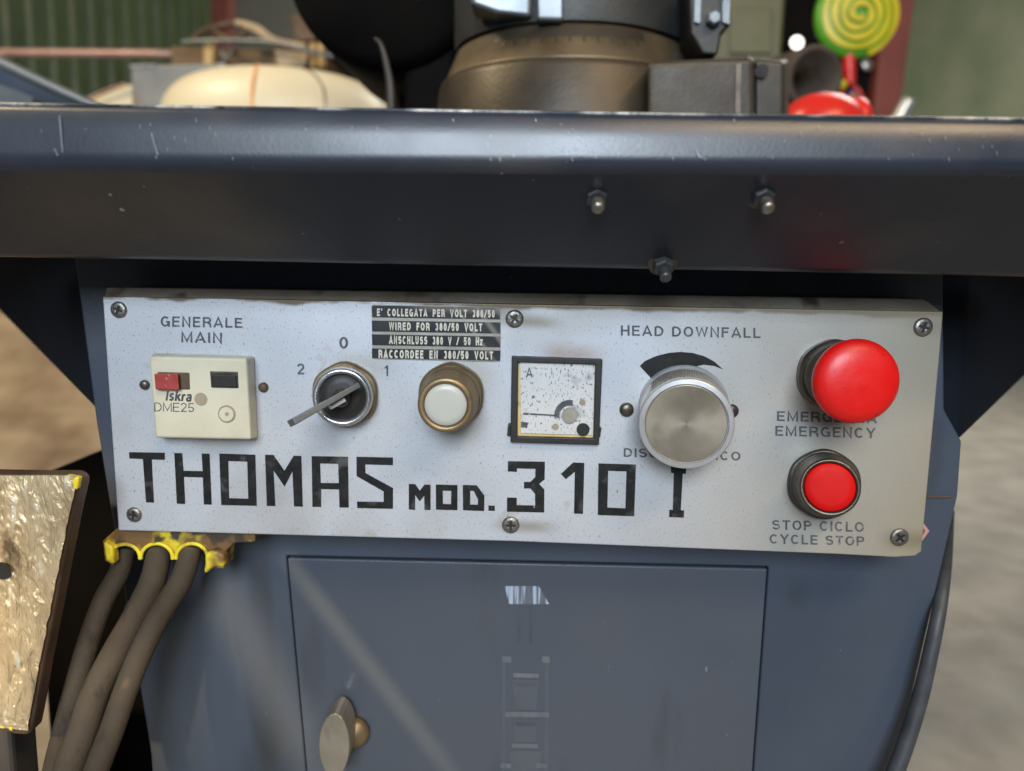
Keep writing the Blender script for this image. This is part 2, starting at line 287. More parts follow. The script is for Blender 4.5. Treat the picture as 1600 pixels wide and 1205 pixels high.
def glyph(ch, h):
    """centre lines of a plain grotesque letter, cell height 1; returns width, strokes"""
    w = .72; l, r, b, t_, m = h, w-h, h, 1-h, .5; cx = w/2; rx = cx-h; ry = .5-h
    G = {
     'A': (.80, [[(h*.6, 0), (.40, t_+h*.6), (.80-h*.6, 0)], [(.17, .30), (.63, .30)]]),
     'B': (w, [[(l, b)]+[(cx, b)]+arc_(r-.2, b+.2, .2, .2, -90, 90, 6)[0:]+[(l, b+.4)], [(l, b+.4), (l, t_), (cx, t_)]+arc_(r-.22, t_-.2, .2, .2, 90, -90, 6), [(l, 0), (l, b+.4)]]),
     'C': (.76, [arc_(.38, .5, .38-h, ry, 42, 318, 16)]),
     'D': (w+.02, [[(l, 0), (l, t_)], [(l, t_), (.30, t_)]+arc_(.30, .5, r-.28, ry, 90, -90, 12)+[(l, b)]]),
     'E': (.64, [[(.64, t_), (l, t_), (l, b), (.64, b)], [(l, .52), (.58, .52)]]),
     'F': (.60, [[(.60, t_), (l, t_), (l, 0)], [(l, .52), (.54, .52)]]),
     'G': (.78, [arc_(.39, .5, .39-h, ry, 45, 345, 16)+[(.78-h, .46), (.46, .46)], [(.78-h, .46), (.78-h, 0)]]),
     'H': (w, [[(l, 0), (l, 1)], [(r, 0), (r, 1)], [(l, m), (r, m)]]),
     'I': (2*h, [[(h, 0), (h, 1)]]), 'L': (.60, [[(l, 1), (l, b), (.60, b)]]),
     'M': (.88, [[(l, 0), (l, 1-h*.2), (.44, .12), (.88-h, 1-h*.2), (.88-h, 0)]]),
     'N': (w, [[(l, 0), (l, 1-h*.2), (r, h*.2), (r, 1)]]),
     'O': (.80, [arc_(.40, .5, .40-h, ry, 90, 450, 24)]), '0': (.60, [arc_(.30, .5, .30-h, ry, 90, 450, 22)]),
     'P': (.68, [[(l, 0), (l, t_), (.36, t_)]+arc_(.68-h-.2, t_-.22, .2, .22, 90, -90, 8)+[(l, t_-.44)]]),
     'R': (.72, [[(l, 0), (l, t_), (.36, t_)]+arc_(r-.2, t_-.21, .2, .21, 90, -90, 8)+[(l, t_-.42)], [(.40, .46), (r, .34), (r+.02, 0)]]),
     'S': (.70, [arc_(.35, t_-.20, .35-h, .20, 25, 235, 8)+arc_(.35, b+.22, .35-h, .22, 62, -160, 10)]),
     'T': (.68, [[(0, t_), (.68, t_)], [(.34, t_), (.34, 0)]]),
     'U': (w, [[(l, 1), (l, .36)]+arc_(cx, b+.28, rx, .28, 180, 360, 10)+[(r, 1)]]),
     'V': (.74, [[(h*.7, 1), (.37, h*.4), (.74-h*.7, 1)]]), 'Y': (.74, [[(h*.6, 1), (.37, .45), (.37, 0)], [(.37, .45), (.74-h*.6, 1)]]),
     'W': (1.0, [[(h*.7, 1), (.27, .1), (.5, .92), (.73, .1), (1-h*.7, 1)]]),
     'Z': (.66, [[(0, t_), (.62, t_), (.05, b), (.66, b)]]),
     '1': (.34, [[(0, .76), (.18, .82), (.34-h, 1)], [(.34-h, .99), (.34-h, 0)]]),
     '2': (.60, [arc_(.30, t_-.24, .30-h, .24, 170, -35, 9)+[(l, b)], [(l*.6, b), (.60, b)]]),
     '3': (.60, [arc_(.30, t_-.2, .28-h, .2, 160, -90, 9), arc_(.30, b+.23, .30-h, .23, 90, -160, 9)]),
     '5': (.60, [[(.56, t_), (.12, t_), (.09, .50)]+arc_(.30, b+.24, .30-h, .25, 120, -155, 10)]),
     '8': (.60, [arc_(.30, t_-.2, .27-h, .2, 90, 450, 14), arc_(.30, b+.235, .30-h, .235, 90, 450, 14)]),
     '/': (.46, [[(0, 0), (.46, 1)]]), "'": (.16, [[(.08, 1), (.08, .72)]]), '.': (.18, [[(.09, 0), (.09, .16)]]),
     's': (.50, [arc_(.25, .60-h*.5, .25-h, .14, 25, 235, 7)+arc_(.25, .22, .25-h, .14, 62, -160, 8)]),
     'k': (.54, [[(l, 0), (l, 1)], [(.5, .70), (l, .32)], [(.24, .44), (.52, 0)]]),
     'r': (.36, [[(l, 0), (l, .72)], [(l, .5), (.18, .62), (.36, .64)]]),
     'a': (.54, [arc_(.27, .22, .27-h, .17, 60, 330, 10), [(.07, .58), (.2, .66), (.38, .64), (.54-h, .52), (.54-h, 0)]]),
     'z': (.46, [[(0, .66), (.42, .66), (.04, h), (.46, h)]]),
    }
    return G[ch]
def text(s, quad, y, m, parent, bold=.17, space=.20, name='lettering', wordsp=.5, shear=0):
    """s drawn as flat strokes, fitted to a quad (TL, TR, BR, BL) on plane Y=y"""
    h = bold/2; x = 0; strips = []
    for ch in s:
        if ch == ' ': x += wordsp; continue
        w2, st = glyph(ch, h)
        for pl_ in st:
            P = [Vector((x+p[0], p[1])) for p in pl_]; P = [p for i, p in enumerate(P) if i == 0 or (p-P[i-1]).length > 1e-4]; Lf = []; Rt = []
            closed = (P[0]-P[-1]).length < 1e-3
            for i, p in enumerate(P):
                d1 = (P[i]-P[i-1]) if i else (P[0]-P[-2] if closed else P[1]-P[0]); d2 = (P[i+1]-P[i]) if i < len(P)-1 else (P[1]-P[0] if closed else d1)
                d1 = d1.normalized(); d2 = d2.normalized(); n1 = Vector((-d1.y, d1.x)); n2 = Vector((-d2.y, d2.x)); n_ = (n1+n2)
                n_ = n_.normalized() if n_.length > .1 else n1; k = min(1/max(n_.dot(n1), .3), 2.0); Lf.append(p+n_*h*k); Rt.append(p-n_*h*k)
            strips.append((Lf, Rt))
        x += w2+space
    x0, x1 = 0, x-space; TL, TR, BR, BL = [Vector(q) for q in quad]; mb = MB()
    for k, (Lf, Rt) in enumerate(strips):
        n = len(Lf); vs = []
        for p in Lf+Rt:
            u = (p.x+shear*p.y-x0)/(x1-x0); t = p.y; q = (BL*(1-u)+BR*u)*(1-t)+(TL*(1-u)+TR*u)*t; vs.append(at(q.x, q.y, y-(k % 3)*4e-6))
        mb.add(vs, [[i, i+1, n+i+1, n+i] for i in range(n-1)])
    return mb.build(name, m, parent)

# ================================================================== THE PLACE
def quad_mesh(pts): return mesh(pts, [[0, 1, 2, 3]])
fl = link('floor', mesh([(-12, -8, 0), (12, -8, 0), (12, 14, 0), (-12, 14, 0)], [[0, 1, 2, 3]]), floor_m, kind='structure')
# back wall, a slab
bw = box((1.0, 8.9, 3.0), (16.0, .1, 6.0)).build('back_wall', beigew); bw['kind'] = 'structure'
# green corrugated wall on the left, raised ribs
A = Vector((-1.95, 1.75, 0)); Bp = Vector((-1.52, 3.78, 0)); d = (Bp-A).normalized(); nrm = Vector((d.y, -d.x, 0)); Ln = (Bp-A).length
A = at(-140, 300, 2.0); A.z = 0; Bp = at(327, 300, 3.66); Bp.z = 0; d = (Bp-A).normalized(); nrm = Vector((d.y, -d.x, 0)); Ln = (Bp-A).length
per = .108; n = int(Ln/per)+1; pr = []
for i in range(n):
    for (t, h) in ((0, 0), (.62, 0), (.72, .022), (.86, .022), (.96, 0)): pr.append((i*per+t*per, h))
vs = []; fs = []
for (t, h) in pr:
    p = A+d*t+nrm*h; vs += [p, p+Vector((0, 0, 3.8))]
for i in range(len(pr)-1): fs.append([2*i, 2*i+2, 2*i+3, 2*i+1])
o = link('corrugated_wall', mesh(vs, fs), greenw, kind='structure'); o.modifiers.new('s', 'SOLIDIFY').thickness = .002
# right wall
Rr = MB(); a = at(1370, 300, 8.7); b = at(1860, 300, 6.6); a.z = b.z = 0
sd = (b-a); th = Vector((sd.y, -sd.x, 0)).normalized()*-.05
q = [a, b, b+Vector((0, 0, 3.5)), a+Vector((0, 0, 6))]
Rr.add(q+[p+th for p in q], [[0, 1, 2, 3], [7, 6, 5, 4], [0, 4, 5, 1], [1, 5, 6, 2], [2, 6, 7, 3], [3, 7, 4, 0]])
rw = Rr.build('side_wall', greenr); rw['kind'] = 'structure'
# posts
def post(x0, x1, xb0, xb1, y, nm, label, th=.08):
    t0, t1 = at(x0, -60, y), at(x1, -60, y); b0, b1 = at(xb0, 190, y), at(xb1, 190, y)
    def ext(t, b, z): k = (z-b.z)/(t.z-b.z); return b+(t-b)*k
    pts = [ext(t0, b0, y and 2.6+0*y), ext(t1, b1, 2.6), ext(t1, b1, 0), ext(t0, b0, 0)]
    return tag(MB().add(*poly_prism([pts], (0, th, 0))).build(nm, maroon, bevel=.004), label, 'post')
post(325, 357, 325, 357, 3.7, 'steel_post', 'dark red steel post at the far end of the green corrugated wall')
post(1390, 1437, 1364, 1404, 1.66, 'steel_post', 'tall red oxide post behind the green and yellow spiral disc')

# board on the floor at the far left
bd = [at(-330, 440, 1.75), at(300, 440, 1.75), at(300, 704, 1.25), at(-330, 696, 1.25)]
def to_floor(a, b): return a+(b-a)*(a.z/(a.z-b.z))
bd = [bd[0], bd[1], to_floor(bd[1], bd[2]), to_floor(bd[0], bd[3])]
tag(MB().add(*poly_prism([bd], (0, .012, 0))).build('plywood_sheet', ply), 'pale plywood sheet leaning behind the wrapped block at the left', 'board')
# pipe rail
p0, p1 = at(-120, 82, 1.7), at(293, 85, 1.75)
t = thing('pipe_rail', p1, 'pinkish steel pipe running level in front of the green corrugated wall', 'pipe')
tube([p0, p1], [rpx(6.5, 1.7)]*2, mb=(mb := MB())).build('pipe', pinkpipe, t, smooth=True)
tube([at(283, 84.8, 1.75), at(297, 85, 1.75)], [rpx(8.5, 1.75)]*2).build('pipe_clamp', rust, t, smooth=True)
tube([p0+Vector((.2, 0, 0)), Vector((p0.x+.2, p0.y, 0))], [.012, .012]).build('leg', pinkpipe, t, smooth=True)
tube([p1, Vector((p1.x, p1.y, 0))], [.012, .012]).build('leg', rust, t, smooth=True)

# rack of scrap behind the tank
z_rack = at(420, 108, 1.35).z
t = thing('scrap_rack', at(420, 170, 1.35), 'brown timber rack piled with pipes, cloth and straps behind the cream tank', 'rack')
slab([(268, 72), (505, 82), (505, 102), (268, 100)], 1.40, .35).build('shelf_board', wooddk, t, bevel=.003)
for (x0, x1) in ((318, 332), (484, 492), (496, 504)):
    slab([(x0, 66), (x1, 67), (x1, 104), (x0, 104)], 1.37, .03).build('timber_block', wood, t, bevel=.002)
ptube([(370, 36, 1.38, 5), (400, 46, 1.36, 7), (430, 66, 1.36, 7), (478, 74, 1.36, 5)]).build('rolled_cloth', cloth, t, smooth=True)
ptube([(336, 50, 1.37, 4), (350, 58, 1.36, 4), (372, 60, 1.36, 4), (382, 52, 1.36, 4), (376, 40, 1.37, 4)]).build('bent_pipe', rust, t, smooth=True)
ptube([(300, 62, 1.40, 4), (322, 48, 1.42, 4.5), (372, 36, 1.44, 5), (404, 48, 1.44, 4)]).build('bent_pipe', rust, t, smooth=True)
ptube([(282, 66, 1.36, 2.6), (330, 64, 1.36, 2.8), (420, 66, 1.34, 3.2), (500, 84, 1.33, 3.2), (560, 92, 1.34, 2)]).build('strap', steelgr, t, smooth=True)
loft([(425, 72), (486, 78), (478, 102), (432, 102)], 1.42, [(428, 76), (484, 82), (478, 104), (434, 104)], 1.36).build('tan_sack', cloth, t, bevel=.006, label='tan sack lying on the rack')
slab([(452, 24), (500, 20), (508, 62), (462, 66)], 1.45, .06).build('dark_bracket', rust, t, bevel=.004)
slab([(484, 22), (495, 24), (494, 40), (485, 38)], 1.44, .008).build('timber_block', wood, t)
ptube([(345, 78, 1.37, 2), (352, 92, 1.36, 2), (362, 78, 1.37, 2), (350, 72, 1.37, 2)]).build('wire_loop', steelgr, t, smooth=True)
for x in (285, 500):
    p = at(x, 100, 1.6); box((p.x, p.y, p.z/2), (.03, .03, p.z)).build('leg', wooddk, t)
# grey bin
t = thing('grey_bin', Vector((at(280, 160, 1.25).x, 1.25, 0)), 'scuffed grey sheet metal bin behind the cream tank', 'bin')
loft([(212, 108), (352, 104), (352, 400), (222, 400)], 1.30, [(205, 103), (349, 99), (346, 400), (214, 400)], 1.14).build('bin_body', greybin, t, bevel=.003)
slab([(203, 101), (242, 100), (242, 105), (203, 106)], 1.138, .004).build('rim', pale, t)
slab([(342, 99), (352, 99), (352, 118), (344, 118)], 1.136, .004).build('corner_tab', pale, t)
# cream tank with rounded shoulders
tc = at(414, 226, 1.0); tc.y = 1.08; rxx, rzz = rpx(186, 1.0), rpx(118, 1.0)
t = thing('plastic_tank', Vector((tc.x, tc.y, 0)), 'large rounded cream plastic tank glowing warm behind the tray', 'tank')
def tankpt(u, v, s=1.0):   # u around, v height angle, superellipse in profile
    c, q = math.cos(v), math.sin(v); e = .58
    rr = math.copysign(abs(c)**e, c); zz = math.copysign(abs(q)**e, q)
    return tc+Vector((rxx*s*rr*math.cos(u), .16*s*rr*math.sin(u), rzz*s*zz))
vs = []; fs = []; NU, NV = 72, 36
for j in range(NV+1):
    v = math.pi/2*(1-j/NV)
    for i in range(NU): vs.append(tankpt(2*math.pi*i/NU, v))
for j in range(NV):
    for i in range(NU): k = (i+1) % NU; fs.append([j*NU+i, j*NU+k, (j+1)*NU+k, (j+1)*NU+i])
base_i = len(vs)
for i in range(NU):
    p = vs[NV*NU+i].copy(); p.z = 0.0; vs.append(p)
for i in range(NU): k = (i+1) % NU; fs.append([NV*NU+i, NV*NU+k, base_i+k, base_i+i])
MB().add(vs, fs).build('tank_body', tank_m, t, smooth=True)
def seam(pl, r, nm, m):
    # seam hugging the front of the tank at pixel column list
    pts = []
    for (fx, v) in pl: pts.append(tankpt(fx, v, 1.004))
    tube(pts, [r]*len(pts), seg=8).build(nm, m, t, smooth=True)
seam([(R(-96), R(80)), (R(-90), R(60)), (R(-88), R(42)), (R(-88), R(22)), (R(-88), R(0))], .0025, 'orange_strap', orange)
seam([(R(-60), R(72)), (R(-58), R(56)), (R(-56), R(40)), (R(-55), R(22)), (R(-55), R(0))], .0016, 'seam', dkmetal)
# smaller cream cover at left with reddish edge
t = thing('cream_cover', Vector((at(175, 160, 1.2).x, 1.2, 0)), 'small sloping cream cover with a reddish rim left of the grey bin', 'cover')
slab([(138, 156), (196, 132), (212, 133), (218, 420), (120, 420)], 1.2, .25).build('cover_body', tank_m, t, bevel=.004)
ptube([(136, 155, 1.19, 2), (165, 142, 1.19, 2), (197, 131, 1.19, 2)]).build('rim', pinkpipe, t, smooth=True)

# dark board with knob, lamp, olive cabinet, right hand back area
t = thing('black_cabinet', Vector((at(1300, 100, 1.7).x, 1.7, 0)), 'black cabinet with a silver oval knob behind the spiral disc', 'cabinet')
bb = MB(); p0, p1 = at(1150, 200, 1.7), at(1392, 200, 1.7); ztop = at(1300, -90, 1.7).z
box(((p0.x+p1.x)/2, 1.9, ztop/2), (p1.x-p0.x, .4, ztop), bb); bb.build('cabinet_body', blackpaint, t, bevel=.006)
kc = at(1353, 103, 1.69)
lathe(kc, (0.25, -1, .2), [(0, .012), (.004, .0155), (.009, .014), (.011, 0.0001)], seg=28).build('knob', pale, t, smooth=True)
t = thing('work_lamp', at(1245, 67, 1.45), 'small lit white lamp shining left of the spiral disc', 'lamp')
lc = at(1245, 67, 1.45)
lathe(lc, (0, -1, 0), [(-.05, .008), (-.03, .016), (0, .0225), (.001, .019), (.0005, .0001)], seg=32).build('lamp_shade', blackpaint, t, smooth=True)
lathe(lc+Vector((0, -.001, 0)), (0, -1, 0), [(0, .0135), (.004, .010), (.006, .0001)], seg=32).build('bulb', glow, t, smooth=True)
tube([lc+Vector((0, .045, 0)), lc+Vector((0, .10, .02)), lc+Vector((0, .24, .02))], [.006]*3).build('arm', blackpaint, t, smooth=True)
t = thing('olive_cabinet', Vector((at(1170, 100, .9).x, .9, 0)), 'olive green steel cabinet behind the vise block of the saw', 'cabinet')
ob = MB(); p0, p1 = at(1100, 200, .9), at(1214, 200, .9); zt2 = at(1170, -80, .9).z
box(((p0.x+p1.x)/2, 1.05, zt2/2), (p1.x-p0.x, .3, zt2), ob); ob.build('cabinet_body', olive, t, bevel=.006)
slab([(1140, 10), (1206, 12), (1206, 84), (1140, 84)], .896, .005).build('door_panel', olive, t, bevel=.002)
# spiral disc toy on a red stick
DY = 1.15; dc = at(1336, 26, DY); rd = rpx(60, DY)
t = thing('spiral_disc', dc-Vector((0, 0, rd*2.2)), 'round green and yellow spiral disc on a red stick', 'decoration')
lathe(dc, (0, -1, 0), [(-.012, rd*.8), (-.010, rd*.95), (0, rd), (.008, rd*.97), (.013, rd*.85), (.016, rd*.4), (.016, .0001)], seg=64).build('disc', candyg, t, smooth=True)
vs = []; fs = []; K = 220
for i in range(K+1):
    f = i/K; th = f*2*math.pi*4.1+.6; r1 = rd*(.10+.84*f); wv = rd*.062*(1+.25*math.sin(i*.4))
    for s_ in (-1, 1):
        rr = r1+s_*wv; vs.append(dc+Vector((math.cos(th)*rr, -.0185+.0075*(rr/rd)**3, -math.sin(th)*rr)))
for i in range(K): fs.append([2*i, 2*i+1, 2*i+3, 2*i+2])
so = link('spiral_stripe', mesh(vs, fs), candyy, t); so.modifiers.new('s', 'SOLIDIFY').thickness = .003
ptube([(1326, 84, DY, 9), (1327, 110, DY, 9), (1328, 132, DY, 8)], seg=18).build('stick', redc, t, smooth=True)
lathe(at(1316, 132, DY-.01), (0, -1, 0), [(-.01, .004), (-.005, .0085), (0, .0095), (.006, .006), (.008, .0001)], seg=20).build('yellow_knot', candyy, t, smooth=True)
ptube([(1330, 134, DY, 2.6), (1342, 142, DY-.01, 2.6), (1350, 158, DY-.01, 2.6)], seg=8).build('ribbon', redc, t, smooth=True)
ptube([(1318, 136, DY, 3), (1313, 150, DY-.01, 3), (1308, 162, DY-.01, 2.6)], seg=8).build('ribbon', redc, t, smooth=True)
ptube([(1334, 140, DY, 3), (1322, 150, DY-.01, 3), (1312, 160, DY-.01, 3)], seg=8).build('ribbon', bluer, t, smooth=True)
ptube([(1334, 146, DY, 2.6), (1346, 156, DY-.01, 2.6), (1352, 166, DY-.01, 2.6)], seg=8).build('ribbon', bluer, t, smooth=True)
lathe(at(1332, 149, DY-.012), (0, -1, 0), [(-.006, .003), (0, .0055), (.004, .004), (.005, .0001)], seg=16).build('bead', orange, t, smooth=True)
# red bundle
def blob(c, rx_, ry_, rz_, n1=28, n2=16):
    vs = []; fs = []
    for j in range(n2+1):
        v = -math.pi/2+math.pi*j/n2
        for i in range(n1): u = 2*math.pi*i/n1; vs.append(c+Vector((rx_*math.cos(v)*math.cos(u), ry_*math.cos(v)*math.sin(u), rz_*math.sin(v))))
    for j in range(n2):
        for i in range(n1): k = (i+1) % n1; fs.append([j*n1+i, j*n1+k, (j+1)*n1+k, (j+1)*n1+i])
    return vs, fs
mb = MB(); c1 = at(1283, 200, .50); mb.add(*blob(c1, rpx(64, .50), .04, rpx(50, .50)))
red = mb.build('red_cap', redc, smooth=True); tag(red, 'rounded bright red cap peeking over the tray edge below the spiral disc', 'cap')
mb = MB(); c1 = at(1334, 190, .51); mb.add(*blob(c1, rpx(22, .51), .03, rpx(34, .51)))
mb.build('lobe', redc, red, smooth=True)
# dark pipe mouth
rustpipe = mat('sooty_pipe', (.035, .026, .02), (.08, .06, .045), rough=.7, spec=.3, nscale=30)
t = thing('steel_elbow', at(1268, 180, .62), 'wide dirty steel pipe mouth opening beside the vise block', 'pipe')
pc = at(1272, 122, .62); axd = Vector((.25, -1, -.12))
r1 = rpx(46, .62); lathe(pc, axd, [(-.11, r1*.9), (0, r1), (.003, r1*.97), (.003, r1*.80), (-.09, r1*.72), (-.09, .0001)], seg=48).build('pipe_mouth', rustpipe, t, smooth=True)
tube([pc-axd.normalized()*.10, pc-axd.normalized()*.16+Vector((0, 0, -.03)), pc+Vector((-.04, .2, -.14))], [r1*.88]*3, seg=24).build('pipe_bend', dkmetal, t, smooth=True)
# pale rod right of the post
tag(tube([at(1398, 196, .9), at(1420, 156, .9)], [rpx(11, .9)]*2, seg=20).build('steel_rod', pale, smooth=True), 'short pale steel rod end sticking up right of the red oxide post', 'rod')

# ================================================================== THE SAW
saw = thing('cold_saw', Vector((0, .2, 0)), 'blue floor-standing metal cutting saw with a silver control panel', 'machine')
PY = .030    # pedestal front plane
# --- pedestal with a recess for the door
DL, DR = [(447, 869), (1201, 886)], [(1175, 1240), (481, 1240)]
zb = .0
def down(px0, py0, px1, py1, y, z):
    a, b = at(px0, py0, y), at(px1, py1, y); k = (z-a.z)/(b.z-a.z); return a+(b-a)*k
L0, L1 = at(113, 380, PY), at(150, 660, PY); R0, R1 = at(1474, 420, PY), at(1497, 775, PY)
Lb = down(150, 660, 240, 1205, PY, -.0); Rb = down(1490, 775, 1398, 1205, PY, 0)
Lb.x = max(Lb.x, -.14); Rb.x = min(Rb.x, .14)
Lm, Rm = at(236, 1180, PY), at(1400, 1200, PY)
d0, d1 = at(447, 869, PY), at(1201, 886, PY); d3, d2 = down(447, 869, 481, 1240, PY, .12), down(1201, 886, 1175, 1240, PY, .12)
outer = [L0, R0, at(1476, 640, PY), at(1503, 690, PY), R1, Rm, Vector((Rm.x, PY, 0)), Vector((Lm.x, PY, 0)), Lm, L1]
mb = MB(); mb.add(*poly_prism([outer, [d0, d1, d2, d3]], (0, .022, 0)))
# rounded side returns of the pedestal body behind the front sheet
mb.add(*poly_prism([[p+Vector((0, .022, 0)) for p in outer]], (0, .25, 0)))
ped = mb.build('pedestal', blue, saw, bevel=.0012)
# weld seam
ptube([(1440, 776, PY-.0004, 1.2), (1470, 777, PY-.0004, 1.5), (1488, 775, PY-.0004, 2.0)], seg=8).build('weld_seam', rust, ped, smooth=True)
# door
def inset(p, q_, f=.001): return p+(q_-p).normalized()*f
cdoor = (d0+d1+d2+d3)/4; g = [p+Vector((.0009 if p.x < cdoor.x else -.0009, 0, -.0009 if p.z > cdoor.z else .0009)) for p in (d0, d1, d2, d3)]
g = [p+Vector((0, -.0004, 0)) for p in g]
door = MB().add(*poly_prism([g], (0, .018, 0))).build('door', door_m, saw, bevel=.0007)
DYF = PY-.0005
# latch
lp = at(537, 1140, DYF); lpr = rpx(26, DYF)
lathe(lp+Vector((.006, 0, 0)), (0, -1, .05), [(0, lpr), (.004, lpr), (.006, lpr*.8), (.008, .0001)], seg=32).build('latch', brass, door, smooth=True)
mb = MB(); w_ = []
for i in range(24):
    th = 2*math.pi*i/24; w_.append(at(522+24*math.cos(th)*(1+.0*i), 1165+50*math.sin(th), DYF-.020))
mb.add(*poly_prism([w_], (0, .016, 0))); mb.build('latch_handle', alu, door, bevel=.004, smooth=False)
# pale patch, then a blurred reflection painted as flat marks on the door
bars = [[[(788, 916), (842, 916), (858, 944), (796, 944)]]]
print_mesh(bars, DYF-.0002, 'pale_patch', palestreak, door)
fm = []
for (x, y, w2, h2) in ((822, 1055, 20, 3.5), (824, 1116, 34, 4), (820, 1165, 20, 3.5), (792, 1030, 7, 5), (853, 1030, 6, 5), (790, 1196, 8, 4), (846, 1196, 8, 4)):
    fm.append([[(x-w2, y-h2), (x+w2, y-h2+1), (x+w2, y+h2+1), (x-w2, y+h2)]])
ghost = mat('painted_reflection', (.075, .083, .10), (.09, .097, .112), rough=.4, nscale=40, spots=[((.082, .09, .108), 90, .5, .1, (1, 1, .3))])  # colours of the ladder-like reflection painted on the door
ghost2 = mat('painted_reflection_light', (.10, .11, .125), (.14, .145, .155), rough=.4, nscale=60, stretch=(4, 1, 1))
ghostd = mat('painted_reflection_dark', (.055, .062, .08), (.07, .078, .095), rough=.4, nscale=60)
for _f in fm: print_mesh([_f], DYF-.0003, 'reflection_mark', ghost2, door)
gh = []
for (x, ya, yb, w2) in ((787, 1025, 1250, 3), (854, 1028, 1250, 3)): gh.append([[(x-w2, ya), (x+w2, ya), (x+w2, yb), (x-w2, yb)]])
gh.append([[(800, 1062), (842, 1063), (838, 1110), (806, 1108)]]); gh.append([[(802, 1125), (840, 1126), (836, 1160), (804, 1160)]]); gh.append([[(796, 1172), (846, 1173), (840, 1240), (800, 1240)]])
for _f in gh: print_mesh([_f], DYF-.0002, 'reflection_mark', ghost, door)
for _f in ([[[(809, 948), (813, 948), (814, 1005), (810, 1005)]], [[(828, 948), (832, 948), (832, 1005), (828, 1005)]], [[(800, 1066), (842, 1067), (836, 1073), (806, 1073)]], [[(802, 1128), (840, 1129), (834, 1135), (808, 1135)]]]): print_mesh([_f], DYF-.00025, 'reflection_mark', ghostd, door)
# --- hopper body flaring out behind the pedestal top
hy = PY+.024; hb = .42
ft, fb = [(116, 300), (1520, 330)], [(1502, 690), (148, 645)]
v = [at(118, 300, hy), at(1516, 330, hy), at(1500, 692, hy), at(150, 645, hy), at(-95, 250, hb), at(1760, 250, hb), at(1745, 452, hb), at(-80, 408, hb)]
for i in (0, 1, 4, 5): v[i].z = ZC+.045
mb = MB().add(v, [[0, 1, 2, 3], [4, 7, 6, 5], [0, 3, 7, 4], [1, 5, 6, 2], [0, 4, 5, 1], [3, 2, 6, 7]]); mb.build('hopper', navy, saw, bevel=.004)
# --- tray lip
def strip_profile(cols):
    """cols: list of (pyL, pyR, y): profile rows across the whole width"""
    rows = [[at(-190, a-.0+(b-a)*(-190/1600), y), at(800, a+(b-a)*.5, y), at(1790, a+(b-a)*(1790/1600), y)] for (a, b, y) in cols]
    return rows
prof = [(163, 187, -.0755), (166, 190, -.0780), (172, 196, -.0792), (205, 225, -.0802), (235, 246, -.0808), (248, 258, -.0809), (258, 267, -.0800), (268, 276, -.0780), (400, 431, -.0365)]
rows = strip_profile(prof)
_a, _b = rows[-2], rows[-1]; rows = rows[:-1]+[[p+(q-p)*f for p, q in zip(_a, _b)] for f in (.04, .3, .6, .95)]+[_b]
# inner side 3 mm behind
back = [[p+Vector((0, .004, 0)) for p in r] for r in rows]
tf = [Vector((p.x, .02, p.z)) for p in rows[-1]]; tfu = [p+Vector((0, 0, .003)) for p in tf]
vs = []; fs = []; allr = rows+[tf, tfu]+back[::-1]
for r_ in allr: vs += r_
n = len(allr)
for i in range(n):
    j = (i+1) % n
    for k in range(2): fs.append([i*3+k, i*3+k+1, j*3+k+1, j*3+k])
MB().add(vs, fs).build('tray', tray_m, saw, smooth=True).modifiers.new('es', 'EDGE_SPLIT').split_angle = R(40)
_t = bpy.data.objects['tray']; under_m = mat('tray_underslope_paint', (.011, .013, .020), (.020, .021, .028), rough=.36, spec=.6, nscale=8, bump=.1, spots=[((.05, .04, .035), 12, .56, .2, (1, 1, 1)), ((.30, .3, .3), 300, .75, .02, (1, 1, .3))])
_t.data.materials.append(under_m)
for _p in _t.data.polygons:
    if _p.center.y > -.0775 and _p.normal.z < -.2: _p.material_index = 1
# bare worn metal bead along the upper edge
bare = mat('bare_worn_edge', (.03, .035, .045), (.62, .60, .55), rough=.35, metal=.4, nscale=240, stretch=(1, 1, .1), spots=[((.03, .035, .045), 30, .44, .14, (1, 1, .1))])
tube([rows[0][0]+Vector((0, -.0012, -.0003)), rows[0][1]+Vector((0, -.0012, -.0003)), rows[0][2]+Vector((0, -.0012, -.0003))], [.00065]*3, seg=8).build('worn_edge', bare, bpy.data.objects['tray'], smooth=True)
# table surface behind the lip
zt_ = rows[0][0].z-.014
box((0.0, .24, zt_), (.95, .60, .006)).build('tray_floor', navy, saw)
# small bare chips and scratches in the tray paint
def tray_y(py):
    e = [(168, -.0787), (196, -.0801), (225, -.0805), (246, -.0811), (256, -.0812)]
    for (a_, b_), (c_, d_) in zip(e, e[1:]):
        if a_ <= py <= c_: return b_+(d_-b_)*(py-a_)/(c_-a_)
    return e[-1][1]
chips = MB()
for k in range(110):
    px = random.gauss(880, 60) if k < 60 else random.uniform(20, 1580); py = random.gauss(228, 7) if k < 60 else random.uniform(185, 250); ln_ = random.uniform(2, 7); py = min(py, 246)
    yy = tray_y(py)-.0003; chips.add([at(px, py, yy), at(px+1.1, py, yy), at(px+2.0, py+ln_, yy), at(px+1.2, py+ln_, yy)], [[0, 1, 2, 3]])
for (a_, b_, c_, d_) in ((92, 180, 97, 238), (84, 232, 90, 244), (236, 208, 246, 242), (1088, 240, 1098, 248), (1086, 232, 1092, 246)):
    yy = tray_y(d_)-.0004; chips.add([at(a_, b_, yy), at(a_+1.3, b_, yy), at(c_+1.4, d_, yy), at(c_, d_, yy)], [[0, 1, 2, 3]])
chips.build('paint_chips', mat('bare_chip', (.22, .25, .29), (.34, .36, .38), rough=.4, metal=.3, nscale=200), bpy.data.objects['tray'], kind='stuff')
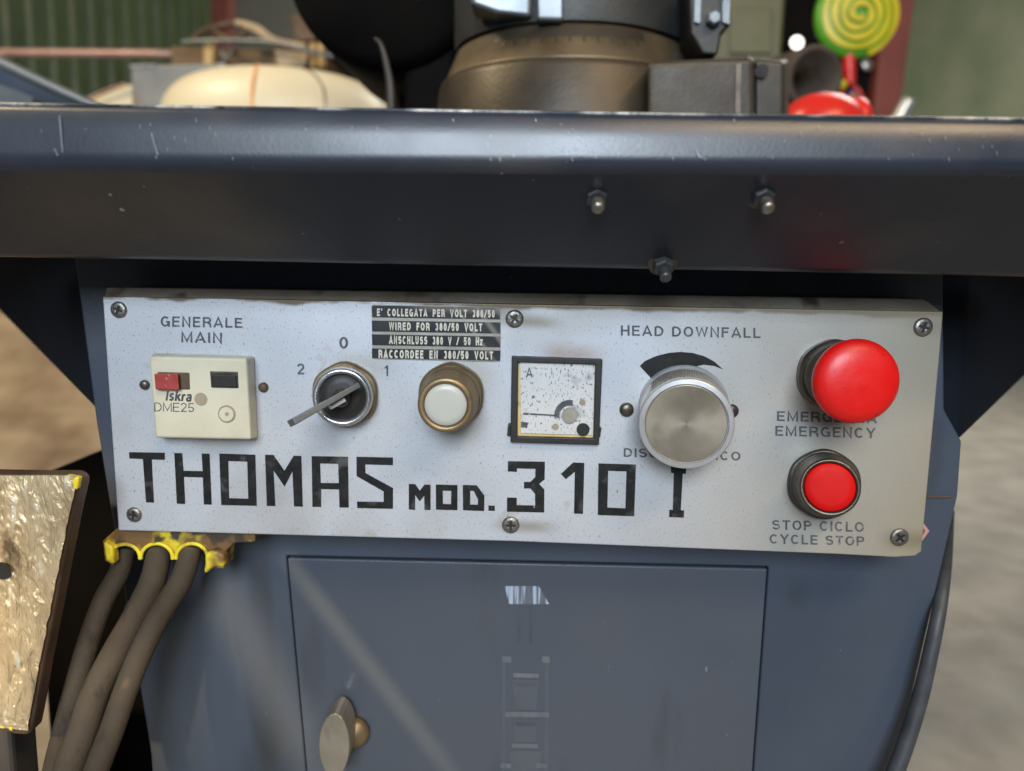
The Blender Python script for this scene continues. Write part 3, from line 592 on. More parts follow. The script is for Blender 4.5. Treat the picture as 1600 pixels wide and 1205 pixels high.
# bolts on the under slope
def bolt(px, py, y, dark=False):
    P = at(px, py, y); ax = Vector((0.03, -1, -.75)).normalized()
    lathe(P-ax*.003, ax, [(0, .0058), (.0022, .0058), (.0024, .0054), (.0024, .001)], seg=24).build('washer', dkmetal, saw)
    b = lathe(P-ax*.002, ax, [(0, .0040), (.0042, .0040), (.0050, .0034), (.0050, .0001)], sides=6).build('bolt', castgr, saw)
    lathe(P+ax*.004, ax, [(0, .0023), (.0040, .0023), (.0047, .0017), (.0047, .0001)], seg=16).build('bolt_tip', screwm if not dark else castgr, b, smooth=False)
bolt(932, 306, -.068); bolt(1192, 306, -.0695); bolt(1036, 414, -.0405, True)  # last bolt: shade under the tray painted as a darker tip

# --- control panel: folded sheet box
top = [(160, 463), (420, 468), (800, 476), (1160, 484), (1470, 487)]
face = [(160, 463), (800, 475), (1474, 487), (1468, 560), (1440, 862), (1430, 869), (1398, 871), (1305, 866), (800, 846), (185, 829), (172, 640)]
mb = MB(); fp = [at(px, py, 0) for px, py in face]
bk = [p+Vector((0, .030, 0)) for p in fp]
mid = []
for i, p in enumerate(fp):
    off = Vector((0, 0, 0))
    mid.append(p)
# chamfered upper fold
tl, tm, tr = fp[0], fp[1], fp[2]
vs, fs = poly_prism([fp], (0, .0295, 0)); mb.add(vs, fs)
cpanel = mb.build('control_panel', panel_m, saw, bevel=.0012)
ch = [tl, tr, tr+Vector((-.0060, .0055, .0052)), tl+Vector((-.0012, .0055, .0038))]
lip = MB(); lo = [p+Vector((0, .0010, -.0012)) for p in (tl, tr)]
lip.add([tl+Vector((.0006, .0006, 0)), tr+Vector((-.0006, .0006, 0)), ch[2], ch[3], tl+Vector((.0006, .012, 0)), tr+Vector((-.0006, .012, 0)), ch[2]+Vector((0, .02, 0)), ch[3]+Vector((0, .02, 0))],
        [[0, 1, 2, 3], [4, 7, 6, 5], [0, 3, 7, 4], [1, 5, 6, 2], [3, 2, 6, 7], [0, 4, 5, 1]])
for (_x, _y, _w, _c, _a) in ((805, 500, .006, (.16, .13, .07), .7), (798, 820, .006, (.2, .16, .1), .6), (712, 585, .020, (.28, .23, .13), .45), (870, 552, .010, (.30, .14, .06), .5), (1405, 842, .009, (.22, .18, .1), .7), (1442, 511, .008, (.25, .22, .16), .5), (1290, 690, .016, (.26, .24, .2), .5), (320, 690, .010, (.33, .3, .25), .5), (545, 570, .012, (.3, .25, .16), .4), (1262, 640, .014, (.3, .28, .24), .5)):
    stain_or_light_layer(panel_m, at(_x-30, _y, 0), at(_x+90, _y+6, 0), _w*.8, _c, _a)
stain_or_light_layer(panel_m, at(700, 470, 0), at(860, 475, 0), .012, (.13, .10, .06), .7)
lipm = mat('grimy_fold', (.13, .10, .065), (.22, .19, .15), rough=.6, nscale=30, metal=.2, bump=.3, spots=[((.05, .04, .03), 60, .55, .15, (1, 1, 1)), ((.34, .38, .42), 16, .62, .06, (1, 1, 1))])
lip.build('upper_fold', lipm, cpanel, bevel=.0006)

# print on the panel
E = -.00015
def zz(o, s, pts): return [(o[0]+x/s, o[1]+y/s) for x, y in pts]
o6 = (140, 680); o7 = (620, 690); s6 = 3.2
th = [
 [zz(o6, s6, [(197, 85), (376, 88), (376, 124), (311, 122), (322, 338), (282, 336), (266, 120), (199, 117)])],
 [zz(o6, s6, [(423, 89), (463, 90), (470, 178), (565, 180), (560, 92), (600, 93), (611, 348), (571, 347), (566, 212), (472, 209), (478, 345), (436, 343)])],
 [zz(o6, s6, [(648, 92), (829, 98), (836, 354), (658, 350)]), zz(o6, s6, [(694, 130), (788, 133), (793, 318), (698, 315)])],
 [zz(o6, s6, [(877, 98), (920, 99), (974, 178), (1020, 103), (1059, 104), (1066, 358), (1022, 357), (1014, 182), (975, 258), (920, 178), (929, 355), (886, 354)])],
 [zz(o6, s6, [(1110, 105), (1292, 108), (1296, 363), (1249, 362), (1247, 272), (1158, 270), (1158, 360), (1114, 359)]), zz(o6, s6, [(1153, 142), (1243, 144), (1246, 240), (1156, 239)])],
 [zz(o6, s6, [(1334, 108), (1517, 112), (1517, 151), (1378, 147), (1380, 190), (1517, 265), (1517, 369), (1338, 365), (1337, 332), (1470, 334), (1470, 282), (1335, 205)])],
]
print_mesh(th, E, 'lettering', black, cpanel, label='large angular black letters THOMAS')
md = [
 [zz(o7, s6, [(60, 212), (92, 213), (115, 246), (138, 215), (169, 216), (169, 343), (138, 342), (137, 272), (114, 300), (92, 268), (92, 342), (60, 340)])],
 [zz(o7, s6, [(195, 215), (304, 218), (303, 344), (196, 341)]), zz(o7, s6, [(230, 246), (272, 247), (271, 313), (231, 312)])],
 [zz(o7, s6, [(330, 217), (400, 219), (438, 270), (437, 348), (331, 344)]), zz(o7, s6, [(367, 246), (385, 248), (406, 290), (405, 316), (367, 315)])],
 [zz(o7, s6, [(458, 320), (490, 321), (490, 347), (458, 346)])],
]
print_mesh(md, E, 'lettering', black, cpanel, label='small angular black letters MOD.')
nb = [
 [zz(o7, s6, [(555, 98), (741, 101), (739, 190), (712, 212), (738, 240), (737, 355), (551, 351), (551, 280), (600, 281), (600, 318), (692, 320), (691, 262), (668, 235), (636, 235), (636, 202), (668, 202), (692, 178), (693, 137), (601, 135), (601, 152), (555, 150)])],
 [zz(o7, s6, [(882, 105), (938, 107), (931, 362), (886, 361), (890, 152), (845, 189), (820, 162)])],
 [zz(o7, s6, [(1008, 109), (1196, 115), (1187, 374), (1005, 368)]), zz(o7, s6, [(1057, 147), (1148, 150), (1143, 334), (1053, 330)])],
 [zz(o7, s6, [(1370, 118), (1448, 121), (1445, 162), (1430, 161), (1420, 343), (1437, 345), (1435, 381), (1362, 378), (1363, 341), (1380, 342), (1385, 158), (1371, 157)])],
]
print_mesh(nb, E, 'lettering', black, cpanel, label='large angular black characters 310 I')
def rowq(x0, yt0, yb0, x1, yt1, yb1): return [(x0, yt0), (x1, yt1), (x1, yb1), (x0, yb0)]
text('GENERALE', rowq(251, 494, 510.5, 378.5, 497, 512.5), E, faded, cpanel)
text('MAIN', rowq(283, 519, 535, 347, 520, 536.5), E, faded, cpanel)
text('0', rowq(530, 526.5, 544.8, 544, 526.5, 545), E, faded, cpanel)
text('2', rowq(464, 568, 585.3, 475.5, 568, 585.3), E, faded, cpanel)
text('1', rowq(601, 571, 588, 606.5, 571, 588), E, faded, cpanel)
text('HEAD DOWNFALL', rowq(970, 508.5, 524.5, 1188.5, 512.5, 528.5), E, faded, cpanel)
text('DISCESA ARCO', rowq(974.5, 700, 714, 1157, 706, 720), E, faded, cpanel)
text('EMERGENZA', rowq(1214, 642.5, 658, 1370, 646, 661.5), E, faded, cpanel)
text('EMERGENCY', rowq(1211.5, 665.5, 681, 1368, 669, 685), E, faded, cpanel)
text('STOP CICLO', rowq(1206.5, 812.5, 827.5, 1350, 816, 831.5), E, faded, cpanel)
text('CYCLE STOP', rowq(1202.5, 834.5, 849.5, 1350.5, 838.5, 853), E, faded, cpanel)

# screws
def screw(px, py, r, ang):
    P = at(px, py, -.0001); rr = rpx(r, 0)
    o = lathe(P, (0, -1, 0), [(0, rr), (.0005, rr), (.0011, rr*.78), (.0012, rr*.3), (.0006, .0001)], seg=32).build('screw', screwm, cpanel, smooth=True)
    mb = MB(); a_ = R(ang)
    rot = Matrix.Rotation(a_, 3, 'Y')
    box(P+Vector((0, -.0009, 0)), (rr*1.15, .0009, rr*.26), mb, rot); box(P+Vector((0, -.0010, 0)), (rr*.26, .0009, rr*1.15), mb, rot)
    mb.build('screw_slot', darkp, cpanel)
for s_ in ((186, 484, 13, 20), (210, 804, 12.5, 10), (804, 498, 14, 35), (798, 820, 14, 0), (1442, 511, 14.5, 15), (1405, 839, 14.5, 50)): screw(*s_)
# small blemishes round the panel fittings
def stud(px, py, r, m_=dkmetal, h=.002):
    rr = rpx(r, 0); lathe(at(px, py, 0), (0, -1, 0), [(0, rr), (h*.6, rr*.95), (h, rr*.6), (h, .0001)], seg=24).build('rivet', m_, cpanel, smooth=True)
stud(227, 601, 8); stud(412, 605, 8, rust); stud(979, 640, 11.5); stud(1143, 642, 11)

# --- voltage label plate
for _k in range(3): stain_or_light_layer(labelblack, at(690+_k*34, 450, 0), at(800+_k*30, 600, 0), .0012+.0008*_k, (.30, .27, .20), .55)
stain_or_light_layer(labelblack, at(640, 478, 0), at(960, 492, 0), .003, (.24, .22, .17), .55)
lab = slab([(584, 476), (779, 480), (783, 484), (781.5, 561), (778, 565.5), (587, 561), (582, 557), (580, 480)], -.0006, .0005).build('voltage_label', platem, saw)
for (y0, y1, y2, y3) in ((477.5, 480.5, 499.5, 496), (501, 504, 521.5, 518), (522.5, 526, 543, 539.5), (544.5, 548, 564, 560)):
    print_mesh([[[(581, y0), (782, y1), (781.5, y2), (581.5, y3)]]], -.0008, 'black_band', labelblack, lab)
def lt(s, x0, y0, x1, y1, sl, bold=.02): text(s, rowq(x0, y0, y1, x1, y0+sl, y1+sl), -.00095, labeltext, lab, bold=.24, space=.26, wordsp=.9)
lt("E' COLLEGATA PER VOLT 380/50", 589, 482, 773, 494, 2.5)
lt('WIRED FOR 380/50 VOLT', 608, 503.5, 753.5, 516, 2)
lt('ANSCHLUSS 380 V / 50 Hz', 608, 524.8, 753.5, 537.5, 2.6)
lt('RACCORDEE EN 380/50 VOLT', 591.5, 546.5, 770.5, 559.5, 2.6)

# --- circuit breaker block
brk = loft([(240, 551), (398, 556), (403.5, 685), (249, 683)], 0.0, [(233, 557), (385, 560), (392, 687), (243, 684)], -.0105).build('circuit_breaker', cream, saw, bevel=.0011)
BF = -.0105
loft([(246, 582), (296, 583), (297, 609), (248, 609)], BF+.001, [(246, 581), (296, 582), (297, 609), (248, 609)], BF-.0003).build('switch_recess', rust, brk, bevel=.0004)
loft([(243, 584), (280, 584), (281, 608), (244, 608)], BF+.001, [(241, 584), (278, 584), (280, 610), (243, 609)], BF-.003).build('red_switch', dullred, brk, bevel=.0005)
loft([(328, 580), (372, 581), (373, 607), (330, 606)], BF+.001, [(328, 580), (372, 581), (373, 607), (330, 606)], BF-.0003).build('switch_recess', dkmetal, brk, bevel=.0004)
loft([(331, 584), (369, 585), (370, 605), (332, 604)], BF+.001, [(331, 585), (368, 586), (370, 606), (332, 605)], BF-.0012).build('black_switch', darkp, brk, bevel=.0005)
def disc(px, py, r, y, m_, par, nm, h=.0002, seg=40):
    rr = rpx(r, y); return lathe(at(px, py, y), (0, -1, 0), [(0, rr), (h, rr*.98), (h, .0001)], seg=seg).build(nm, m_, par)
def ring(px, py, r, w2, y, m_, par, nm, h=.0004, seg=48):
    rr = rpx(r, y); ww = rpx(w2, y); return lathe(at(px, py, y), (0, -1, 0), [(0, rr), (h, rr-ww*.3), (h, rr-ww*.7), (0, rr-ww), (0, .0001)], seg=seg).build(nm, m_, par, smooth=False)
disc(314, 624, 10.5, BF, tan, brk, 'plug')
ring(354.5, 647, 14.5, 3.0, BF, tan, brk, 'ring_mark', h=.0003); disc(354.5, 647, 11.8, BF-.0000, cream, brk, 'test_button', h=.0006); disc(354.5, 647, 3.2, BF-.0006, tan, brk, 'centre_mark')
text('Iskra', rowq(258.5, 610.5, 626, 298.5, 612, 627.5), BF-.0001, faded, brk, bold=.2, space=.1, shear=.15)
text('DME25', rowq(241, 629, 643, 303, 630, 644), BF-.0001, faded, brk, bold=.10, space=.12)

# --- selector switch
def stack(b, f, hb_, nm, parts_):
    """control standing off the panel: b, f = pixel centres at height 0 and hb_"""
    P0 = at(b[0], b[1], 0); P1 = at(f[0], f[1], -hb_); return P0, (P1-P0), (P1-P0).length
sel = thing('selector_switch', at(541, 615, 0), '', 'x'); del sel['label']; del sel['category']; sel.parent = saw; sel.location = at(541, 615, 0)-saw.location
P0, ax, Ln = stack((541, 615), (534, 621.5), .012, '', 0)
r = rpx(52, -.003)
def hexwob(k=6, amp=.02, seg=64): return lambda i: amp*math.cos(k*2*math.pi*i/seg)
lathe(P0, ax, [(0, r), (Ln*.32, r), (Ln*.40, r*.95), (Ln*.40, r*.2)], wob=hexwob()).build('nut', brass, sel, smooth=False)
ro, ri = rpx(46.5, -.012), rpx(38, -.012)
lathe(P0, ax, [(Ln*.38, ro*1.04), (Ln*.9, ro*1.02), (Ln, ro*.98), (Ln*1.03, ro*.93), (Ln, ri), (Ln*.80, ri*.98), (Ln*.8, .0001)]).build('chrome_ring', chrome, sel, smooth=True)
lathe(P0+ax*.82, ax, [(0, ri*.985), (.001, ri*.95), (.0016, ri*.6), (.0016, .0001)]).build('switch_face', darkp, sel, smooth=True)
# lever: flat plate on edge
hub = P0+ax.normalized()*(Ln*.9)
lathe(hub, ax, [(0, rpx(15, -.01)), (.004, rpx(14, -.01)), (.006, rpx(10, -.01)), (.006, .0001)], seg=24).build('hub', dkmetal, sel, smooth=True)
a0, a1 = at(556, 604, -.016), at(455, 661, -.038)
dv = (a1-a0).normalized(); side = dv.cross(Vector((0, -1, 0))).normalized(); nd = dv.cross(side).normalized()
if nd.y > 0: nd = -nd
def bar(a, b, wa, wb, ta, tb):
    vs = []
    for (p, w2, t2) in ((a, wa, ta), (b, wb, tb)):
        for s1, s2 in ((-1, -1), (1, -1), (1, 1), (-1, 1)): vs.append(p+side*s1*w2+nd*s2*t2)
    return MB().add(vs, [[3, 2, 1, 0], [4, 5, 6, 7], [0, 1, 5, 4], [1, 2, 6, 5], [2, 3, 7, 6], [3, 0, 4, 7]])
bar(a0, a1, .0011, .0015, .0042, .0034).build('lever', steelgr, sel, bevel=.0004)
b0, b1 = at(538, 625, -.0215), at(516, 637, -.0245)
bar(b0, b1, .0009, .0009, .0012, .0012).build('lever_mark', pale, sel, bevel=.0002)

# --- push buttons
def button(base, front, h, rb, rf, rl, body, lens, label, nm='push_button', front_m=None, proud=0.0, steps=None):
    e = bpy.data.objects.new(nm, None); COL.objects.link(e); e.parent = saw; e.location = at(*base, 0)-saw.location; e['label'] = label
    P0 = at(*base, 0); P1 = at(*front, -h); ax = P1-P0; Ln = ax.length
    r_b = rpx(rb, 0); r_f = rpx(rf, -h); r_l = rpx(rl, -h)
    lathe(P0, ax, [(0, r_b), (.0045, r_b), (.0058, r_b*.94), (.0058, r_f*.5)], wob=hexwob(6, .012)).build('nut', dkmetal if body is not brass else brass, e)
    lathe(P0, ax, [(.0055, r_b*.93), (Ln*.45, r_b*.92), (Ln*.47, r_b*.885), (Ln*.5, r_b*.90), (Ln*.62, r_f*1.03), (Ln*.96, r_f*1.01), (Ln, r_f*.975), (Ln*1.01, r_l*1.10), (Ln*.985, r_l*1.03), (Ln*.82, r_l*1.02), (Ln*.82, .0001)]).build('collar', body, e, smooth=True)
    k = 1.0+proud
    lathe(P0, ax, [(Ln*.8, r_l), (Ln*.975*k, r_l), (Ln*.995*k, r_l*.95), (Ln*1.005*k, r_l*.7), (Ln*1.01*k, .0001)]).build('lens', lens, e, smooth=True)
button((706, 616), (696, 633.5), .026, 51.5, 44.5, 34.0, brass, whitelens, 'push button with a milky white lens in a dirty brass collar')
button((1285, 755), (1297, 762), .020, 55, 46, 38.5, dkmetal, redlens, 'flat red push button above the words STOP CICLO')
# emergency mushroom
em = bpy.data.objects.new('emergency_button', None); COL.objects.link(em); em.parent = saw; em.location = at(1299, 585, 0)-saw.location
em['label'] = 'large red mushroom push button in a dark metal collar'
P0 = at(1299, 585, 0); P1 = at(1342, 597.5, -.030); ax = P1-P0; Ln = ax.length; rc = rpx(66.5, -.026)
rb = rpx(55, 0)
lathe(P0, ax, [(0, rb), (.004, rb), (.0055, rb*.94), (.0055, .004)], wob=hexwob(6, .012)).build('nut', dkmetal, em)
lathe(P0, ax, [(.005, rb*.92), (.0095, rb*.90), (.0105, rb*.85), (.0145, rb*.84), (.016, rb*.78), (.017, rb*.6), (.017, .0001)]).build('collar', dkmetal, em, smooth=True)
lathe(P0, ax, [(.014, rb*.66), (.020, rb*.68), (Ln-.0085, rc*.80), (Ln-.0070, rc*.93), (Ln-.0055, rc*.985), (Ln-.0035, rc), (Ln-.0018, rc*.975), (Ln-.0002, rc*.90), (Ln+.0012, rc*.72), (Ln+.0019, rc*.5), (Ln+.0022, rc*.25), (Ln+.0023, .0001)], seg=96).build('mushroom_cap', redp, em, smooth=True)

# --- ammeter
am = loft([(801, 556), (940, 561), (935, 695), (799, 691)], 0, [(799, 557), (941.5, 561.5), (936, 695.5), (797.5, 692)], -.0022)
mb = MB(); yo = -.0035
outer_ = [at(*p, yo) for p in ((799.5, 556.5), (941.5, 561.5), (936, 695.5), (797.5, 691.5))]; inner_ = [at(*p, yo) for p in ((809.5, 566), (930.5, 569.5), (927.5, 685.5), (808.5, 682.5))]
mb.add(*poly_prism([outer_, inner_], (0, .0035, 0))); amo = mb.build('ammeter', darkp, saw, bevel=.0004)
slab([(806, 564), (932, 568), (929, 688), (806, 684)], -.0010, .0009).build('edge_glow_plate', amber, amo, label='yellowed clear plastic border of the dial')
slab([(813, 566), (929, 570), (926.5, 680), (814, 677)], -.0016, .0006).build('dial', paper, amo)
AY = -.00175
disc(911, 671, 10.3, AY, darkp, amo, 'zero_screw', h=.0008); disc(910, 629, 5, AY, tan, amo, 'dot_mark'); disc(868, 667, 5.2, AY, tan, amo, 'dot_mark')
disc(890, 649, 12.5, AY, platem, amo, 'pivot_cover', h=.0010); disc(890, 649, 4, AY-.001, tan, amo, 'pivot')
arc = []; n = 18
for i in range(n+1): th = R(165+i*(285-165)/n); arc.append((890+24*math.cos(th), 649+24*math.sin(th)))
for i in range(n, -1, -1): th = R(165+i*(285-165)/n); arc.append((890+(15+1*abs(i-9)/9)*math.cos(th), 649+(15)*math.sin(th)))
print_mesh([[arc]], AY, 'scale_arc', faded, amo)
print_mesh([[[(817, 645), (868, 648), (868, 650.5), (817, 648)]], [[(814, 659), (824, 660), (824, 669), (814, 668)]]], AY, 'scale_print', faded, amo)
text('A', rowq(822, 575, 590, 832, 575, 590), AY, faded, amo)
slab([(794, 662), (801, 662), (801, 683), (792, 681)], -.002, .002).build('mounting_lug', darkp, amo, bevel=.0005); slab([(935, 667), (940, 668), (938, 684), (934, 684)], -.002, .002).build('mounting_lug', darkp, amo, bevel=.0005)

# --- flow control knob
kb = bpy.data.objects.new('flow_knob', None); COL.objects.link(kb); kb.parent = saw; kb.location = at(1064, 640, 0)-saw.location
kb['label'] = 'large round aluminium knob with a knurled edge'
# printed wedge scale
wl = []; cxk, cyk = 1064, 642
for i in range(25):
    th = R(222+i*(318-222)/24); wl.append((cxk+90*math.cos(th)-2, cyk+92*math.sin(th)+0))
wl = [(999.5, 572), (1008, 564), (1025, 556.5), (1045, 551.5), (1063, 550), (1082, 551.5), (1100, 556.5), (1116, 565), (1130, 577.5), (1116, 572), (1100, 570), (1080, 574), (1045, 600), (1030, 610), (1018, 592)]
print_mesh([[wl]], E, 'wedge_scale', black, cpanel)
P0 = at(1067, 638, 0); P1 = at(1072, 663.5, -.0255); ax = P1-P0; Ln = ax.length
rk = rpx(74.5, -.024)
lathe(P0, ax, [(0, rk*1.02), (.002, rk*1.02), (.003, rk*.99), (.006, rk*.96)]).build('skirt', alurim, kb, smooth=True)
facem = mat('spun_aluminium', (.36, .31, .24), (.48, .42, .34), rough=.46, metal=.9, nscale=45, spots=[((.25, .19, .13), 60, .60, .25, (1, 1, .5))])
_b = facem.node_tree.nodes['Principled BSDF']; _b.inputs['Anisotropic'].default_value = .3; _b.inputs['Metallic'].default_value = .9
_tg = facem.node_tree.nodes.new('ShaderNodeTangent'); _tg.direction_type = 'RADIAL'; _tg.axis = 'Y'; facem.node_tree.links.new(_tg.outputs[0], _b.inputs['Tangent'])
SEG = 240
def knurl(i): return .012 if i % 2 else -.004
mbk = MB(); lathe(P0, ax, [(.0055, rk*.97), (Ln-.0035, rk*.985)], seg=SEG, wob=knurl, mb=mbk); mbk.build('knurled_side', alu, kb)
lathe(P0, ax, [(Ln-.0036, rk*.985), (Ln-.0020, rk*1.0), (Ln-.0008, rk*.998), (Ln-.0002, rk*.985), (Ln, rk*.972), (Ln+.0003, rk*.885), (Ln-.0010, rk*.875), (Ln-.0010, .0001)], seg=128).build('rim', alurim, kb, smooth=True).modifiers.new('e', 'EDGE_SPLIT').split_angle = R(22)
lathe(P0, ax, [(Ln-.0012, rk*.862), (Ln-.0004, rk*.857), (Ln-.0002, rk*.84), (Ln-.0002, .0001)], seg=128).build('knob_face', facem, kb)

# --- red diamond marker on the pedestal
dm = slab([(1436, 808), (1452, 830), (1436, 852), (1418, 830)], PY-.0012, .001)
dm.build('diamond_marker', mat('pink_edge', (.45, .22, .20), (.5, .28, .25), rough=.4), saw)
print_mesh([[[(1436, 815), (1446, 830), (1436, 845), (1424, 830)]]], PY-.0014, 'diamond_centre', mat('brown_red', (.16, .05, .045), (.2, .07, .06), rough=.5), saw)

# --- cable seal and cables
seal = MB()
pts = [(160, 846), (182, 826), (400, 826), (398, 846), (366, 848), (352, 862), (350, 888), (333, 888), (318, 898), (321, 880)]
for c0, rr_ in ((300, 24), (245, 24), (195, 23)):
    for k in range(9):
        th = R(0-k*180/8); pts.append((c0+rr_*math.cos(th), 872+rr_*.85*math.sin(th)))
pts += [(178, 885), (164, 876)]
seal = slab(pts, .004, .012).build('cable_seal', yellow, saw, bevel=.0015)
for c0, rr_ in ((300, 25), (245, 25), (195, 24)):
    q = [(c0+rr_*math.cos(R(a_)), 872+rr_*.9*math.sin(R(a_)), .003, 3.2) for a_ in range(175, 366, 19)]
    ptube(q, seg=8, sub=4).build('seal_rim', yellowclean, seal, smooth=True)
slab([(319, 866), (334, 860), (350, 868), (349, 888), (334, 886), (320, 896)], -.001, .006).build('seal_ear', yellowclean, seal, bevel=.0015)
slab([(160, 846), (176, 856), (178, 884), (165, 877)], .000, .006).build('seal_ear', yellowclean, seal, bevel=.0015)
hoses = [
 [(197, 855, .012, 17), (186, 895, .010, 17), (161, 940, .004, 17), (136, 1010, -.002, 17.5), (117, 1077, -.008, 18), (98, 1150, -.014, 19), (66, 1290, -.03, 21)],
 [(250, 852, .010, 20), (240, 905, .006, 21), (213, 962, -.002, 22), (183, 1016, -.012, 23), (151, 1077, -.020, 23.5), (130, 1140, -.028, 24.5), (107, 1203, -.036, 26), (80, 1290, -.046, 28)],
 [(300, 852, .008, 18), (284, 905, .004, 18.5), (250, 960, -.006, 19), (222, 1016, -.016, 19.5), (197, 1077, -.024, 20), (175, 1140, -.034, 20.5), (151, 1203, -.042, 21), (122, 1290, -.052, 22)]]
for h_ in hoses:
    ptube(h_, seg=24, sub=12).build('cable', rubber, saw, smooth=True)
for (px, py, y, rr_, dx, dy) in ((218, 952, 0, 23, -.47, .88), (254, 953, -.004, 20.2, -.52, .85)):
    ptube([(px-dx*3, py-dy*3, y, rr_), (px+dx*3, py+dy*3, y, rr_)], seg=24, sub=2).build('cable_clip', dkmetal, saw, smooth=True)
ptube([(1486, 800, PY+.10, 5), (1478, 880, PY+.02, 9), (1468, 950, PY-.004, 11), (1454, 1020, PY-.01, 12), (1432, 1110, PY-.012, 13), (1395, 1215, PY-.016, 14), (1340, 1330, PY-.02, 15)], seg=20, sub=12).build('cable', rubber2, saw, smooth=True)

blackpipe = mat('black_pipe', (.02, .018, .016), (.04, .034, .028), rough=.5, nscale=30)
scalem = mat('graduated_bare_metal', (.10, .076, .046), (.20, .15, .09), rough=.42, metal=.35, nscale=20, spots=[((.05, .035, .02), 30, .54, .2, (1, 1, 1))])
visem = mat('vise_iron', (.030, .025, .018), (.055, .046, .032), rough=.5, metal=.2, nscale=24, bump=.2)
# --- head of the saw above the tray
SY = .33; c = at(893, 120, SY); zb_ = at(890, 205, SY-.115).z
def zof(py, y): return at(893, py, y).z
rr_ = [rpx(q, SY) for q in (206, 196, 190, 180, 170)]
# near edge is closer to the camera, so heights are read on the near side
prof = [(0, rr_[0]), (zof(96, SY-rr_[0])-zb_, rr_[1]), (zof(90, SY-rr_[1])-zb_, rr_[1]*.985), (zof(84, SY-rr_[2])-zb_, rr_[2]*.98), (zof(36, SY-rr_[3])-zb_, rr_[4]), (zof(30, SY-rr_[4])-zb_, rr_[4]*.97)]
swb = Vector((c.x, SY, zb_))
base = lathe(swb, (0, 0, 1), prof, seg=96).build('swivel_base', castm, saw, smooth=True); base.modifiers.new('e', 'EDGE_SPLIT').split_angle = R(28)
lathe(swb, (0, 0, 1), [(prof[2][0]+.0006, prof[2][1]+.0002), (prof[3][0], prof[3][1]+.0006), (prof[4][0], prof[4][1]+.0006), (prof[4][0]+.0003, prof[4][1]-.003)], seg=96).build('graduated_ring', scalem, base, smooth=True)
# graduation marks cut on the cone
mb = MB(); (h1, q1), (h2, q2) = prof[3], prof[4]
for i in range(-34, 24):
    th = R(-90+i*1.15+2); ln = .52 if i % 5 == 0 else .32
    def pt(f, da): rr2 = q1+(q2-q1)*f+.0012; a_ = th+da; return swb+Vector((rr2*math.cos(a_), rr2*math.sin(a_), h1+(h2-h1)*f))
    f1, f0 = .97, .97-ln; w3 = .0052
    mb.add([pt(f0, -w3), pt(f0, w3), pt(f1, w3), pt(f1, -w3)], [[0, 1, 2, 3]])
mb.build('scale_marks', darkp, base, kind='stuff')
# turntable ring above
zt1 = prof[-1][0]; rt = rr_[4]
lathe(swb+Vector((0, 0, zt1)), (0, 0, 1), [(-.0008, rt*1.015), (.006, rt*1.025), (.05, rt*1.03), (.16, rt*1.0)], seg=96).build('turntable', castgr, saw, smooth=True).modifiers.new('e', 'EDGE_SPLIT').split_angle = R(30)
slab([(838, -40), (880, -40), (880, 32), (840, 31)], SY-rt*1.07, .02).build('pointer_block', steelgr, saw, bevel=.002)
slab([(733, -40), (832, -40), (830, 26), (775, 20), (735, 6)], SY-rt*1.02, .03).build('guard_edge', steelgr, saw, bevel=.003)
# clamp at the right of the turntable
t2 = slab([(1076, -40), (1143, -40), (1143, 38), (1128, 52), (1122, 86), (1098, 84), (1080, 52)], SY-.10, .05).build('clamp', darkp, saw, bevel=.002)
slab([(1086, -30), (1096, -30), (1094, 36), (1085, 34)], SY-.103, .003).build('clamp_rib', steelgr, t2); slab([(1129, -30), (1142, -30), (1140, 38), (1129, 34)], SY-.103, .003).build('clamp_rib', steelgr, t2)
lathe(at(1113, 32, SY-.10), (0, -1, 0), [(0, rpx(11, .23)), (.006, rpx(11, .23)), (.008, rpx(8, .23)), (.008, .0001)], sides=6).build('clamp_bolt', steelgr, t2)
# vise block
vz = loft([(1030, 100), (1175, 86), (1180, 240), (1030, 240)], .36, [(1012, 96), (1179, 90), (1182, 240), (1012, 240)], .20).build('vise_block', visem, saw, bevel=.004)
slab([(1150, 100), (1158, 99), (1156, 230), (1148, 230)], .1985, .004).build('slot', dkmetal, vz)
loft([(1176, 94), (1232, 92), (1234, 240), (1178, 240)], .30, [(1180, 92), (1226, 96), (1226, 240), (1180, 240)], .205).build('vise_end', visem, vz, bevel=.003)
lathe(at(1191, 112, .204), (-.5, -1, 0), [(0, .004), (.002, .0045), (.002, .0001)], seg=20).build('hole', darkp, vz)
# saw column and motor: dark body on the left
mb = slab([(628, -60), (760, -60), (745, 30), (712, 90), (694, 240), (628, 240)], SY+.02, .12); mb.build('column', blackpaint, saw, bevel=.01)
mcen = at(600, -70, SY+.0)
lathe(mcen+Vector((0, .05, 0)), (0, -1, 0), [(-.15, rpx(150, SY)), (0.03, rpx(155, SY)), (.05, rpx(140, SY)), (.05, .0001)], seg=64).build('motor', blackpaint, saw, smooth=True)
mb = slab([(622, 52), (660, 20), (660, 240), (622, 240)], SY+.10, .12); mb.build('rear_guard', blackpaint, saw, bevel=.008)
ptube([(586, 60, SY, 2.5), (596, 72, SY, 4), (606, 110, SY, 5.5), (611, 150, SY, 7), (612, 240, SY, 7)], seg=16).build('coolant_pipe', blackpipe, saw, smooth=True)
bt = thing('black_machine', Vector((at(580, 100, 1.7).x, 1.7, 0)), 'black machine housing standing behind the cream tank and the scrap rack', 'machine')
p0, p1 = at(506, 100, 1.62), at(760, 100, 1.62); zq = at(600, 28, 1.62).z
box(((p0.x+p1.x)/2, 1.8, zq/2), (p1.x-p0.x, .36, zq)).build('machine_housing', blackpaint, bt, bevel=.02)
